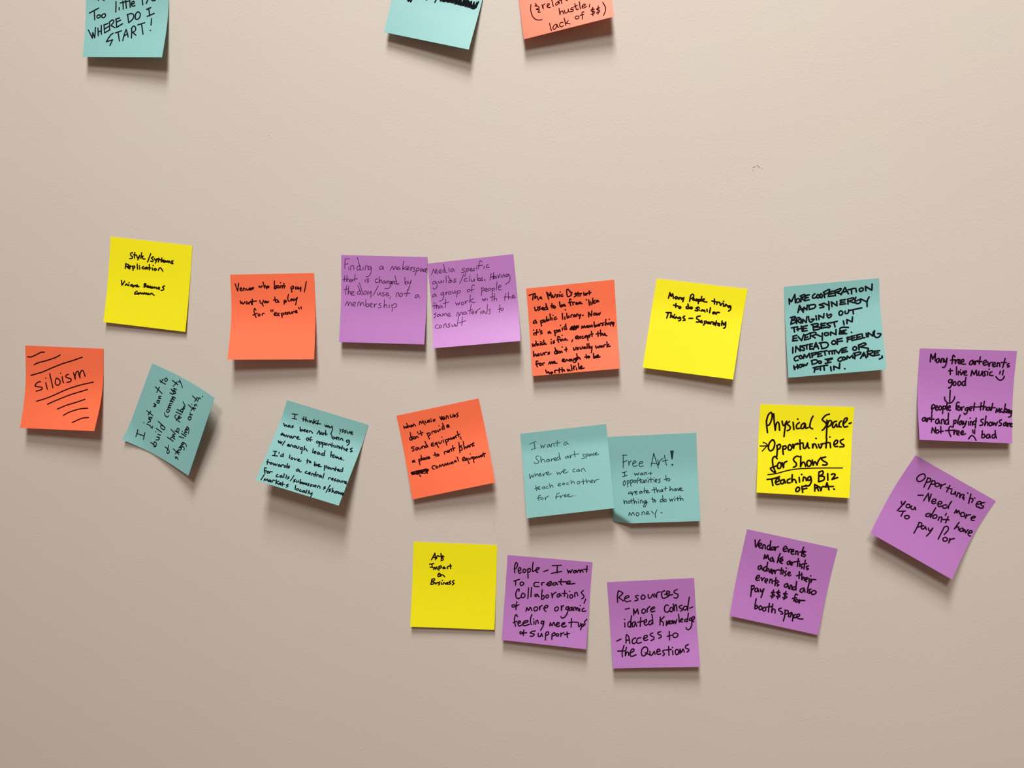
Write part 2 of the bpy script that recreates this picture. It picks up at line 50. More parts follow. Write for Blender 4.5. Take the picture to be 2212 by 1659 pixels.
      marks=[('handwriting',1.23,[[315,240,356,236],[332,217,336,280],[118,146,118,80,120,61,120,61,142,116,142,116,165,52,165,52,168,134],[204,103,184,118,183,148,200,151,211,114,211,114,225,150],[231,150,232,109,232,109,249,105,256,146],[260,112,266,142,279,137,290,100,290,100,285,163,267,205,249,201],[369,83,353,65,345,87,348,124,344,161],[327,121,378,116],[375,116,381,156,381,156,386,123,406,111],[408,144,428,133,423,114,410,119,407,144,423,159,437,151],[439,143,463,132,461,110,444,114,440,147,455,161,486,160],[558,114,532,129,526,159,548,162,562,125,562,125,573,161],[580,124,586,161,586,161,590,128,610,116],[630,75,627,156],[608,131,652,126],[668,147,698,132,692,110,676,118,666,144,677,165,707,157],[715,131,730,178,730,178,736,141,756,130],[766,162,789,151,787,132,770,137,765,166,781,180,798,169],[812,176,812,135,812,135,833,138,840,175],[886,85,871,185],[849,130,904,129],[932,139,913,150,921,161,939,168,919,179],[395,193,401,278],[419,240,419,281],[439,223,441,225],[433,243,450,280,450,280,468,239],[477,264,500,252,497,234,482,238,477,268,492,283,509,280],[551,287,557,228,557,228,582,272,582,272,602,223,602,223,614,282],[631,233,630,274,651,277,665,232,665,232,672,276],[703,231,683,239,691,257,700,275,683,286],[721,234,721,274],[732,208,734,209],[766,236,746,244,745,273,780,276],[359,338,331,336,322,362,340,372,363,346,363,346,355,397,332,431,325,424],[385,356,372,375,376,397,397,392,399,366,385,356],[433,350,420,369,425,395,446,391,452,365,433,350],[489,348,469,360,467,390,488,393,497,363],[500,304,497,356,501,392],[150,629,152,669,146,712],[145,662,153,625,175,617,181,638,156,668],[188,656,210,645,207,627,192,631,187,656,198,678,216,666],[235,629,224,651,231,673,248,665,253,639,235,629],[270,628,266,671,262,711],[270,635,292,627,295,652,270,664],[313,593,306,655,312,673],[323,651,345,639,344,621,327,629,322,651,334,675,350,668],[441,585,427,578,412,601,408,662],[409,623,437,618],[437,629,423,647,430,669,448,661,448,639,437,629],[462,631,465,668,465,668,473,638,490,627],[533,632,508,644,504,662,526,662,536,632,536,632,522,691,500,710,490,696],[547,654,572,642,568,624,552,632,547,657,564,667],[603,582,593,663],[572,627,628,625],[673,576,664,656],[642,625,691,612],[705,560,692,652,692,652,709,618,727,625,724,654],[755,620,734,632,734,654,752,653,762,624,769,656],[793,579,780,652],[769,627,818,625],[826,676,836,632,836,632,847,668,864,631,868,674],[889,633,875,652,879,670,893,662,900,673],[926,581,911,676],[935,632,914,651,914,651,932,672],[945,638,942,671],[953,674,959,642,970,645,967,677],[993,651,977,659,978,677,990,673,993,655,985,709,961,721],[74,758,48,770,43,795,65,794,77,765,77,765,82,801],[95,765,93,804,93,804,102,775,124,760],[147,727,138,802],[116,778,170,773],[217,767,191,783,184,811,207,818,220,781,220,781,229,817],[247,820,248,780,248,780,270,772,279,819],[317,771,291,786,290,818,311,821,323,788],[326,702,321,763,322,821],[381,779,376,819,369,851],[377,786,402,775,401,803,376,815],[450,719,427,774,419,813],[463,779,441,795,437,820,454,819,466,786,472,822],[484,786,487,814,501,810,516,781,516,781,497,832,475,854],[538,787,537,823],[555,747,557,749],[555,823,559,783,559,783,577,789,576,825],[613,770,591,785,587,811,608,810,620,773],[620,745,607,853],[698,752,670,761,670,779,691,796,680,818,655,822],[724,719,708,820,708,820,727,784,741,787,740,819],[769,782,755,801,762,822,783,814,783,792,769,782],[794,781,799,813,799,813,815,788,826,816,826,816,844,779],[887,753,865,764,869,782,886,796,879,814,858,818],[936,776,911,791,910,813,926,812,936,787,943,819],[950,786,954,822,954,822,961,793,975,785],[979,810,997,795,995,788,982,792,975,810,986,823,1000,820],[134,920,147,866,147,866,173,919,173,919,180,862],[200,886,184,901,188,922,210,914,214,896,200,886],[238,849,235,920],[214,907,261,898],[364,851,339,845,323,871,325,913,341,952],[286,892,388,882],[376,897,375,929,375,929,387,900,409,885],[408,921,433,906,430,888,412,899,406,925,429,934],[451,916,477,904,474,886,455,898,449,919,465,929,501,917],[682,879,673,950],[677,922,699,914,709,935,691,953,673,950],[753,912,728,923,723,948,745,951,760,922,763,950],[814,909,789,921,785,946,806,949,821,923],[818,870,821,916,831,951]]),
        ('smiling_face',1.23,[[850,226,847,255],[881,214,877,265],[810,287,835,314,860,324,886,309,896,279]]),
        ('arrow',1.23,[[343,453,340,578],[285,529,290,561,313,590,338,595,366,580,387,547,392,521]]),
        ('frowning_face',1.23,[[578,875,582,904],[600,871,598,914],[532,970,555,940,573,933,594,950,611,981]])]),
    dict(key='siloism', corners=[[-507.9, -28.2], [-432.2, -30.9], [-435.9, -104.7], [-510.2, -103.4]], lift=(10, 14, 0.15, 0.95, 0.4), pen=1.18,
      words=[],
      marks=[('handwriting',1.18,[[195,436,153,450,125,488,156,499,209,505,223,521,194,541,147,554],[265,446,268,467,287,525],[259,391,262,392],[311,334,325,391,359,506],[399,388,387,421,389,454,412,474,441,460,450,427,429,399,399,388],[472,365,482,418,494,440],[451,323,453,325],[553,333,523,346,519,367,559,382,589,393,578,423,535,434],[617,314,631,355,641,391,641,391,639,346,656,300,677,294,686,328,701,373,701,373,699,327,716,286,737,281,755,317,766,350]]),
        ('drawn_line',1.18,[[28,137,76,137,137,110,198,78,245,73]]),
        ('drawn_line',1.18,[[112,232,160,207,273,174,386,133,447,99]]),
        ('drawn_line',1.18,[[68,365,133,344,220,316,350,258,480,204,609,161,729,116]]),
        ('drawn_line',1.18,[[164,675,259,646,367,602,533,523,701,463,875,418]]),
        ('drawn_line',1.18,[[312,707,419,657,584,586,734,536,808,511]]),
        ('drawn_line',1.18,[[454,760,560,712,684,671,792,631]]),
        ('drawn_line',1.18,[[547,832,619,790,743,749,845,736]]),
        ('drawn_line',1.18,[[683,912,747,880,811,854,882,846]])]),
    dict(key='community', corners=[[-416.2, -114.0], [-386.3, -43.9], [-320.5, -73.1], [-350.5, -144.6]], lift=(11, 17, 0.1, 0.9, 0.4), pen=1.0,
      words=[],
      marks=[('handwriting',1.0,[[147,543,142,594,118,626,95,609,106,591,139,589,191,584],[930,812,930,821],[182,122,96,132],[134,126,144,227],[187,221,101,234],[293,204,295,245,275,286,301,289],[291,162,292,168],[318,209,336,234,355,232,359,203,359,203,363,234],[385,198,368,210,389,220,380,238,400,238],[442,145,421,240],[402,180,458,197],[525,207,537,234,545,214,557,231,562,197],[595,227,586,252,608,258,618,234,595,227],[618,234,621,259],[642,233,653,263,653,263,656,232,669,229,677,258],[754,141,715,254],[699,185,772,193],[853,169,834,190,881,203],[838,191,836,254],[899,228,874,227,869,249,893,259,907,246,899,228],[112,337,94,421],[107,384,139,382,136,412,95,418,82,395],[170,392,185,426,206,426,207,388,207,388,216,427],[243,390,246,429],[257,348,256,354],[297,344,287,431],[360,386,331,398,328,446,358,447,363,396],[386,335,358,447],[518,376,491,393,486,430,508,440],[568,394,543,394,542,417,567,430,578,410,568,394],[589,391,605,431,605,431,605,396,620,395,629,426,629,426,635,397,651,399,657,429],[676,388,683,437,683,437,694,398,711,402,711,441,711,441,724,404,740,412,736,446],[732,393,742,438],[766,350,764,390,786,396,814,346],[767,395,799,428],[810,359,806,413,828,380],[839,381,836,420],[860,359,859,365],[915,322,898,417],[875,371,921,388],[934,403,937,439,893,487],[961,412,937,439],[267,526,261,627],[264,582,289,577,297,604,294,640],[311,600,340,607,334,587,310,592,322,624],[374,533,353,622],[384,596,386,661],[386,626,413,616,435,635,418,652,387,636],[566,539,539,524,520,552,508,623],[502,565,557,578],[543,591,573,592,562,573,535,589,571,619],[593,519,600,609],[628,522,627,613],[654,578,633,575,633,600,658,610,654,578],[669,589,682,621,692,591,710,617,745,564],[109,727,94,747,118,749,98,781],[181,663,159,768],[141,716,190,729],[173,734,187,769],[182,739,207,736],[205,741,222,772,243,769,233,735,233,735,247,772],[260,754,244,742,247,767,271,775,267,751,269,806,240,816],[309,764,287,748,289,773,313,782,314,759,317,810,298,834],[351,683,367,756],[398,697,396,775],[416,733,419,775],[428,698,428,703],[431,733,447,771,447,771,452,736,466,736,473,768],[497,748,479,737,480,762,504,773,509,742,497,783,446,798],[624,720,599,719,599,752,629,760,628,724],[628,724,642,757],[652,722,672,763],[657,731,680,719],[748,654,732,767],[703,719,757,735],[746,741,759,775],[776,697,776,702],[792,738,775,753,803,760,798,785],[870,667,850,773],[820,729,883,740],[886,752,870,774,897,777,892,801]])]),
    dict(key='issue', corners=[[-261.3, -76.3], [-187.1, -97.8], [-209.0, -166.4], [-283.4, -145.0]], lift=(22, 21, 0.1, 0.38, 0.4), pen=0.99,
      words=[],
      marks=[('handwriting',0.99,[[106,148,168,138],[139,142,147,194],[122,202,175,195],[247,137,254,194],[232,167,274,168],[273,134,281,190,281,190,287,164,307,187],[319,163,325,184],[340,186,337,162,351,163,365,183],[372,136,377,189],[401,142,382,173,432,171],[421,130,427,183],[392,174,463,166],[512,160,528,179,535,157,546,178,553,156,568,176],[568,161,582,177,597,147,597,147,614,191,610,250],[698,154,709,184],[735,146,721,161,742,169,729,188],[767,146,753,162,774,168,760,185],[784,155,795,176,814,165,813,146],[828,165,848,154,840,142,826,156,841,176,857,171],[47,289,71,320,71,320,79,298,97,316],[115,291,104,306,119,314,124,294,138,313],[163,281,149,295,169,298,156,312],[246,274,260,317,260,317,274,294,287,304,270,319],[297,306,315,291,306,284,296,302,317,309],[329,305,347,290,337,284,328,301,349,309],[366,303,364,285,382,284,406,300],[459,293,470,247,470,247,495,291,497,256],[517,261,509,278,530,283,532,265,517,261],[541,224,561,280],[535,260,573,262],[624,251,644,292,644,292,658,269,675,278,659,297],[685,279,704,268,694,257,684,275,702,288],[714,256,724,286],[741,281,739,262,757,261,773,280],[832,252,810,268,821,284,840,273,840,254,852,288,839,321],[706,208,710,211],[77,402,66,420,79,429,89,408,101,427],[104,412,121,430,131,409,149,429,157,405],[183,402,172,419,190,428,195,408,208,427],[218,419,218,396,242,398],[255,408,274,397,265,386,254,404,273,417,297,409],[373,367,365,388,386,400,392,380,373,367],[416,349,401,358,418,400],[397,383,432,377],[494,371,487,388,504,396,512,380,494,371],[522,372,536,429],[524,376,545,370,551,387,530,398],[559,370,576,425],[560,375,581,368,587,385,568,395],[599,367,597,386,615,385,614,370,599,367],[633,385,635,365,653,365],[663,343,677,390],[652,374,691,367],[693,361,701,382,718,377,715,359],[737,380,733,358,751,357,760,378],[765,358,773,379],[787,342,795,386],[774,369,817,360],[817,360,825,381],[837,377,860,366,851,354,838,373,859,385],[907,332,886,348,909,360,918,371,897,378],[67,498,85,521,90,500,109,523,113,498],[142,480,132,534],[187,522,206,511,197,502,187,517,203,526,217,517],[225,524,224,501,244,504,256,521],[269,497,262,513,280,517,283,502,269,497],[293,499,303,519,320,509,317,491],[355,493,338,508,349,520,363,509,360,495,373,539,374,562],[378,472,387,516,387,516,397,495,429,517],[484,472,493,516],[505,512,528,501,517,490,506,507,526,518],[555,488,543,505,562,516,566,493,583,511],[613,484,596,498,606,513,625,503],[618,450,633,510],[692,441,707,501],[722,482,729,499],[707,478,740,468],[739,477,743,499],[759,494,761,475,779,497,784,477,806,498],[813,491,832,481,822,473,812,489,846,495],[862,493,865,495],[62,630,100,622],[84,627,95,675],[73,679,129,669],[131,622,133,635],[175,636,160,650,168,664,186,652],[180,621,193,659],[258,616,267,654],[290,638,285,654,303,657,304,643,290,638],[316,635,333,653,344,635],[363,648,381,636,372,630,361,644,384,654,407,644],[468,602,480,649],[464,622,497,616],[506,618,503,633,520,630,506,618],[557,607,567,650,567,650,579,628,594,642,575,652],[602,639,624,628,616,619,600,635,618,646,647,639],[679,615,696,670],[682,624,705,612,711,628,690,644],[730,618,723,634,741,638,742,624,730,618],[754,620,760,636],[774,637,772,619,790,618,800,633],[808,594,815,638],[795,621,833,614],[838,626,852,615,845,609,838,625,856,630],[880,604,863,619,872,632,891,621],[888,579,897,626],[43,737,55,792],[37,766,77,763],[89,759,82,775,98,779,102,764,89,759],[113,761,129,779,135,759,151,777,161,756],[187,752,176,769,192,776,198,758,209,773],[217,770,217,748,239,746],[261,743,248,757,257,767,271,758],[271,717,283,764],[303,735,290,748,310,751,297,764],[409,739,394,758,408,769,422,746,434,766,455,762],[513,735,499,753,510,763,531,757],[540,759,558,747,550,737,539,754,560,762],[579,765,577,743,594,745,606,763],[613,713,622,765],[599,745,642,741],[641,760,641,737,659,738],[676,735,665,752,680,757,687,738,698,756],[709,702,714,760],[779,754,779,731,798,732],[812,744,830,734,820,725,811,742,830,749],[857,721,844,734,863,742,849,752],[882,727,875,743,892,747,897,731,882,727],[908,724,916,744,931,737,931,721],[946,739,948,721,961,721],[968,737,986,725,976,719,968,737,997,742],[66,835,44,837,52,866,74,896],[56,865,84,866],[96,862,89,878,105,885,110,869,96,862],[123,879,120,859,144,857],[216,866,202,880,210,896,234,888],[256,863,245,880,260,889,265,870,278,884],[281,837,290,880],[311,842,318,881],[347,854,333,864,350,871,337,884],[427,861,411,875,432,883,414,894],[445,870,451,886,467,881,466,866],[480,845,487,884,487,884,504,870,508,882,494,891],[520,887,521,869,538,887,542,867,558,885],[563,865,568,884],[591,861,580,874,595,878,584,890],[622,861,609,874,625,878,614,890],[638,860,644,881],[662,858,655,874,672,877,676,863,662,858],[697,879,697,856,716,857,728,877],[777,841,764,854,784,857,768,874],[847,847,830,861,851,868,834,882],[864,832,872,880,872,880,879,859,901,880],[913,854,906,869,925,877,928,861,913,854],[935,851,951,874,958,853,975,874,980,851],[998,850,986,863,1004,867,995,878],[94,976,96,953,114,970,124,949,142,971],[155,948,144,965,160,971,166,952,177,969],[189,965,189,943,211,941],[224,928,234,974],[258,935,235,956,268,969],[270,963,289,953,280,944,271,959,291,970],[302,931,311,974],[290,957,329,953],[372,937,352,952,377,958,361,976],[454,926,466,971],[487,952,480,967,497,971,502,956,487,952],[528,953,515,966,528,975,543,966],[564,951,552,968,568,974,574,954,585,971],[594,937,598,976],[620,934,622,974],[632,953,648,970,662,948,662,948,667,973,663,997],[393,826,378,894],[823,809,809,899],[71,911,59,978]])]),
    dict(key='sound', corners=[[-161.6, -89.3], [-88.1, -73.1], [-72.3, -145.0], [-146.3, -162.8]], lift=(8, 13, 0.1, 0.7, 0.4), pen=1.04,
      words=[],
      marks=[('handwriting',1.04,[[60,137,61,166,80,150,86,167,102,142],[102,117,105,167,105,167,122,146,132,165],[139,162,160,158,156,145,140,154,154,169],[169,164,181,138,181,138,191,149,199,168],[246,160,262,123,277,150,295,122,301,151,312,174],[322,131,324,156,346,153,355,130],[379,131,362,136,376,151,357,155],[394,139,393,159],[395,120,397,123],[443,137,420,140,419,156,440,152],[505,117,515,160,515,160,529,118],[530,151,556,144,551,127,535,136,536,161,557,157],[572,160,585,122,585,122,599,133,601,160],[629,123,631,152,656,150,666,123],[668,152,689,148,686,134,669,144,678,162],[727,120,705,131,721,151,701,167],[134,279,103,289,96,312,122,317,139,292],[119,227,118,276,121,321],[157,288,141,305,155,316,169,303,157,288],[172,312,183,289,196,296,202,310],[207,238,207,254],[242,233,247,291],[214,268,270,259],[315,277,328,352],[316,289,343,279,351,301,332,313],[372,297,377,274,398,270],[418,270,403,283,417,294,430,281,418,270],[443,271,451,289,468,269],[477,262,479,275],[472,221,474,223],[528,233,506,244,504,272,525,268],[519,202,527,240,528,273],[561,252,587,245,581,232,563,240,567,261,592,258],[133,404,101,402,102,418,124,430,121,446,99,449],[163,419,144,431,153,449,172,436,163,419],[183,423,187,444,208,440,216,422],[225,439,233,417,252,425,253,443],[290,417,265,424,265,440,289,437],[271,369,283,415,295,438],[334,430,363,420,359,403,341,412,339,439,371,442],[406,409,385,417,389,434,409,418,407,450,419,472],[431,407,435,431,457,424,465,402],[486,398,487,426],[477,360,479,363],[510,399,518,465],[513,408,539,397,542,422,522,430],[548,415,556,393,569,411,581,390,589,412],[598,406,620,398,614,389,600,400,620,410],[627,404,635,385,648,404],[670,332,677,398],[644,379,695,370],[696,405,697,431],[104,558,78,565,83,582,104,566,108,585],[156,561,161,625],[155,569,186,555,187,575,165,583],[193,517,195,573],[223,555,205,563,215,577,230,560,233,577],[260,555,243,559,246,576,261,571],[265,571,287,564,284,551,267,564,272,577,294,573],[361,520,367,573],[342,548,393,546],[396,547,382,560,392,570,406,561,396,547],[471,562,476,536,500,537],[506,550,528,542,522,529,507,542,526,554],[535,548,543,526,559,525,564,546],[584,483,588,543],[556,521,609,517],[664,464,655,585],[693,505,671,513,691,537,683,559,659,558],[717,463,716,554,716,554,733,530,745,548],[771,522,753,530,759,543,774,526,779,543],[787,541,791,518,808,518],[810,526,838,508,826,506,812,518,816,539,837,535],[341,670,305,670,300,697,322,709],[356,681,341,693,356,704,366,691,356,681],[381,698,394,673,406,695,427,672,439,697],[447,695,460,670,472,692,488,668,492,693],[508,672,509,688,526,684,533,670],[537,690,545,668,558,687],[583,660,570,669,580,679,591,666,596,679],[614,627,621,676],[671,670,701,661,696,644,676,652,673,682,701,684],[725,662,707,670,712,687,731,671,733,706,741,728],[748,667,753,683,771,675,777,665],[771,622,773,624],[785,662,786,678],[797,661,798,727],[799,673,821,666,817,685,800,689],[829,687,841,666,850,683,865,667,870,684],[874,681,896,673,889,664,875,677],[898,682,906,664,915,681],[926,641,933,689],[907,656,948,653]]),
        ('crossed_out_word',1.04,[[39,693,96,687,162,689,228,686],[40,703,118,703,247,694],[46,715,108,717,191,710,250,702,234,719,203,732,156,723],[63,688,114,726,128,694,172,722,186,690,223,717],[128,697,131,726,145,760],[227,690,230,742],[47,689,83,716,112,690,135,703]])]),
    dict(key='shared', corners=[[-51.4, -103.9], [23.2, -94.3], [30.7, -164.5], [-44.7, -175.7]], lift=(14, 16, 0.1, 0.3, 1.0), pen=0.59,
      words=[],
      marks=[('handwriting',0.59,[[98,139,175,115],[151,120,153,162,156,203],[110,211,164,194],[227,162,230,204,230,204,248,173,257,203,257,203,280,161],[327,170,302,180,301,200,320,198,330,175,330,175,336,200],[347,201,352,169,352,169,374,164,379,181,379,201],[424,133,414,201],[386,165,456,162],[530,162,506,168,495,191,511,201,533,175,533,175,546,197],[191,295,168,292,159,315,176,341,191,358,174,376,146,377,132,359],[214,302,215,373,215,373,227,339,247,341,260,374],[305,344,281,349,276,367,295,371,308,348,308,348,318,372],[332,343,334,371,334,371,343,349,367,340],[362,359,386,354,389,338,371,340,364,359,380,373,396,365],[430,331,407,336,397,359,416,368,433,343],[428,283,434,332,439,368],[527,331,503,340,498,355,517,357,531,335,531,335,537,358],[553,326,556,362,556,362,562,339,582,325],[605,284,610,357],[582,325,656,322],[724,335,701,336,703,352,718,365,708,384,682,381],[736,336,733,390],[737,344,759,335,761,355,741,364],[793,339,773,348,772,360,787,362,799,343,807,360],[832,336,816,342,818,360,838,356],[842,353,862,339,856,330,840,348,853,362,884,354],[67,494,73,546,73,546,93,511,107,536,107,536,121,504],[131,493,137,526,137,526,153,500,164,501,170,526],[178,519,199,509,200,498,184,504,181,523,197,531,217,519],[226,505,232,533,232,533,241,510,270,494],[268,517,292,505,293,493,273,498,269,518,286,529,322,516],[385,504,394,536,394,536,411,515,421,537,421,537,443,507,461,507],[454,516,486,496,483,486,462,493,458,516,476,530,512,519],[598,494,575,499,573,526,595,529],[640,503,616,512,615,529,634,531,643,507,649,531],[668,534,670,506,670,506,694,501,704,514,714,539],[131,635,138,698],[118,669,156,658],[151,673,176,660,173,649,155,657,151,676,182,684],[230,658,210,664,205,679,223,683,235,663,240,681],[273,656,255,665,255,681,279,680],[290,630,298,680,298,680,307,656,323,654,329,680],[390,662,412,653,413,641,396,643,388,661,399,673,418,669],[459,642,439,648,436,662,449,663,460,646,465,663],[509,641,489,650,489,666,515,665],[538,620,538,664,538,664,551,642,570,640,578,665],[624,642,607,656,611,672,633,671,638,652,624,642],[679,622,678,684],[650,653,708,649],[713,626,717,673,717,673,734,648,749,654,755,674],[763,667,787,658,784,646,766,652,766,675,789,678],[799,652,804,680,804,680,818,654,856,647],[180,758,165,752,152,770,156,816],[135,784,178,777],[190,783,177,793,184,807,203,804,205,788,190,783],[228,779,230,815,230,815,239,789,271,773],[396,756,373,757,359,779,354,818],[346,797,397,788],[401,784,407,812,407,812,416,794,440,781],[450,798,470,789,469,777,453,783,452,802,476,805],[484,798,504,789,503,777,489,783,488,802,506,811,553,802],[575,807,579,810]])]),
    dict(key='freeart', corners=[[23.8, -105.7], [100.2, -101.0], [104.1, -175.9], [30.2, -180.6]], lift=(8, 9, 0.2, 0.6, 0.4), pen=0.71,
      words=[],
      marks=[('handwriting',0.71,[[171,220,168,294,161,368],[166,223,212,222],[160,305,210,288],[479,366,498,293,517,216,517,216,536,295,561,389],[481,333,522,333,560,347],[559,292,566,335,565,358,565,358,584,305,620,276],[636,245,645,308,653,362],[610,314,671,301],[554,893,570,894],[229,293,229,344,229,344,235,313,259,290],[272,326,311,312,308,296,285,299,272,330,286,358,324,348],[344,333,383,323,384,308,361,307,344,333,354,361,391,358],[147,425,196,416],[174,422,173,468],[148,471,202,458],[284,435,294,462,294,462,311,440,321,459,321,459,338,433],[376,439,356,442,354,457,370,458,379,441,384,458],[401,459,402,436,402,436,418,433,424,456],[467,431,469,466],[440,445,486,444],[168,514,149,540,152,570,168,563,174,533,164,514],[194,519,199,591],[194,523,214,516,218,539,199,553],[233,513,235,585],[232,521,256,510,262,529,238,551],[283,515,270,530,277,545,292,538,294,519,283,515],[305,520,310,554,310,554,313,516,326,490],[345,499,345,548],[324,521,367,511],[358,526,364,549,380,546,385,519,385,519,391,546],[398,550,401,520,401,520,416,517,422,547],[439,522,440,550],[433,497,436,499],[467,492,467,549],[446,518,493,512],[500,520,502,547],[504,494,506,496],[514,536,533,529,534,514,519,517,516,540,532,550],[576,512,557,519,560,530,572,538,562,553,547,556],[639,477,641,541],[616,525,660,512],[671,512,659,523,662,540,677,538,682,520,671,512],[235,646,208,648,202,667,233,661],[234,649,243,684,243,684,249,658,273,643],[276,662,299,652,296,641,281,647,277,670,302,673],[350,643,330,649,325,664,344,667,353,647,364,666],[387,606,386,667],[373,644,411,638],[406,656,426,646,423,634,407,641,406,664,444,662],[494,607,501,668],[469,636,519,627],[520,608,528,661,528,661,537,639,549,639,553,662],[587,633,572,640,569,655,584,656,591,637,595,656],[624,601,620,650],[607,627,645,621],[679,603,674,652,674,652,690,630,701,634,706,655],[740,628,724,635,721,652,737,653,746,632,749,655],[762,629,772,656,772,656,789,623],[788,645,808,635,805,623,791,630,790,653,825,656],[139,736,144,778,144,778,154,748,169,745,175,776],[200,746,186,761,194,775,210,769,211,754,200,746],[228,729,232,778],[208,750,254,741],[256,718,259,779,259,779,269,753,282,753,286,778],[307,754,309,777],[305,731,307,734],[329,778,331,748,331,748,346,744,354,775],[396,750,372,757,367,772,382,776,399,754,399,754,397,791,375,821,361,813,378,787,414,770],[471,719,475,772],[462,738,496,743],[492,746,487,765,498,773,506,758,492,746],[588,739,565,745,554,767,570,774,589,746],[587,701,593,773],[614,743,602,758,608,773,624,766,625,751,614,743],[664,742,671,768,671,768,685,746,693,767,693,767,706,739],[721,744,723,768],[721,723,723,724],[756,726,758,766],[736,744,778,738],[784,712,788,765,788,765,797,743,812,744,818,766],[185,913,196,876,196,876,213,911,213,911,237,876,250,910],[286,881,270,896,280,919,300,912,305,893,286,881],[338,910,340,880,340,880,364,877,373,907],[389,896,413,886,410,875,393,881,393,904,427,901],[449,872,470,899],[511,860,489,904,490,945]]),
        ('exclamation_mark',0.88,[[708,198,718,289],[716,199,719,291],[726,198,720,291],[737,198,722,288],[715,354,725,356,721,365,715,361,715,354],[718,358,722,359]])]),
    dict(key='physical', corners=[[153.2, -75.8], [230.5, -77.5], [226.9, -153.6], [150.4, -150.4]], lift=(8, 8, 0.12, 0.45, 0.4), pen=1.47,
      words=[],
      marks=[('handwriting',1.47,[[76,184,85,257,96,321],[77,196,90,126,120,90,135,124,130,178,111,229,92,241],[150,104,160,185,178,291,178,291,182,230,199,197,215,221,224,290],[245,185,257,227,273,232,294,183],[294,183,282,256,275,358],[324,186,303,213,335,246,331,277,306,291],[364,193,371,237,377,275],[409,154,412,157],[431,193,404,221,408,262,440,257],[484,196,456,219,454,257,479,255,495,206,502,255,529,246],[571,116,553,162,546,238,576,259],[742,87,704,103,672,150,703,179,721,208,697,254,679,271],[722,155,727,245,728,357],[727,223,744,162,772,168,767,206,739,231],[824,163,795,177,785,221,803,235,825,196,834,226,850,222],[875,158,856,180,856,218,877,226],[896,194,928,156,934,125,909,133,895,186,912,224,946,216],[960,184,979,175],[152,398,121,437,112,498,138,526,169,495,178,434,159,399,145,407],[210,609,185,584,161,615,167,683,185,734,197,762,168,754,142,721,180,701,209,688],[109,847,170,836,242,809],[160,840,174,911],[757,747,761,817],[796,754,819,744,836,757,805,807,805,807,865,783],[444,913,423,940,427,962,452,957,464,927,444,913],[486,903,498,969],[486,904,544,894],[491,934,541,920],[201,460,208,508,205,583],[205,465,229,447,242,465,231,496,210,504],[266,469,267,513,274,557],[267,471,291,461,304,477,292,496,271,501],[341,445,324,469,328,502,350,505,363,474,341,445],[373,440,382,485,382,485,391,447,423,427],[446,388,454,492],[409,439,480,420],[484,435,489,476,511,475,530,418,530,418,539,470,550,473],[584,431,586,471,586,471,595,430,613,429,632,469],[646,428,661,466,676,460,686,419],[732,361,728,465],[673,426,755,404],[769,407,778,459],[764,342,766,344],[617,364,620,366],[809,424,841,412,850,382,832,375,812,405,820,442,852,444],[910,360,878,380,890,409,916,423,916,441,874,447],[236,649,216,680,224,717,249,708,255,670,236,649],[265,651,281,706,281,706,287,654,315,634],[446,575,414,573,386,604,398,633,416,647,417,677,389,697],[464,570,464,685,464,685,484,636,506,642,518,679],[551,610,531,634,539,674,568,669,577,631,551,610],[587,605,598,663,598,663,616,622,640,657,640,657,652,612,679,574],[728,564,686,581,701,606,745,630,739,652,700,654],[204,875,236,855,239,832,214,837,200,868,212,897,241,892],[293,836,258,853,259,883,284,882,297,847,297,847,309,876],[358,825,329,842,331,871,359,870],[378,779,377,861,377,861,394,830,412,837,424,866],[454,805,460,856],[478,770,481,773],[495,843,501,798,501,798,522,805,534,837],[572,787,547,803,552,832,573,824,579,794,579,794,585,845,561,891,525,889],[663,737,663,837],[663,734,702,721,707,750,676,777,676,777,719,782,716,819,664,841],[622,873,626,945],[622,873,662,896,627,917],[648,901,667,940],[676,895,692,938,692,938,701,897,719,889],[753,847,741,895],[753,847,777,922],[723,892,822,883],[827,910,834,913]]),
        ('arrow',1.06,[[21,476,57,475,101,468],[52,434,85,446,103,466,103,466,79,492,46,533]]),
        ('underline',1.06,[[115,794,212,774,319,738,426,713,569,697,726,686,911,676]])]),
    dict(key='need', corners=[[281.6, -117.6], [347.7, -155.2], [310.6, -220.0], [243.6, -182.2]], lift=(12, 12, 0.1, 0.9, 0.4), pen=1.21,
      words=[],
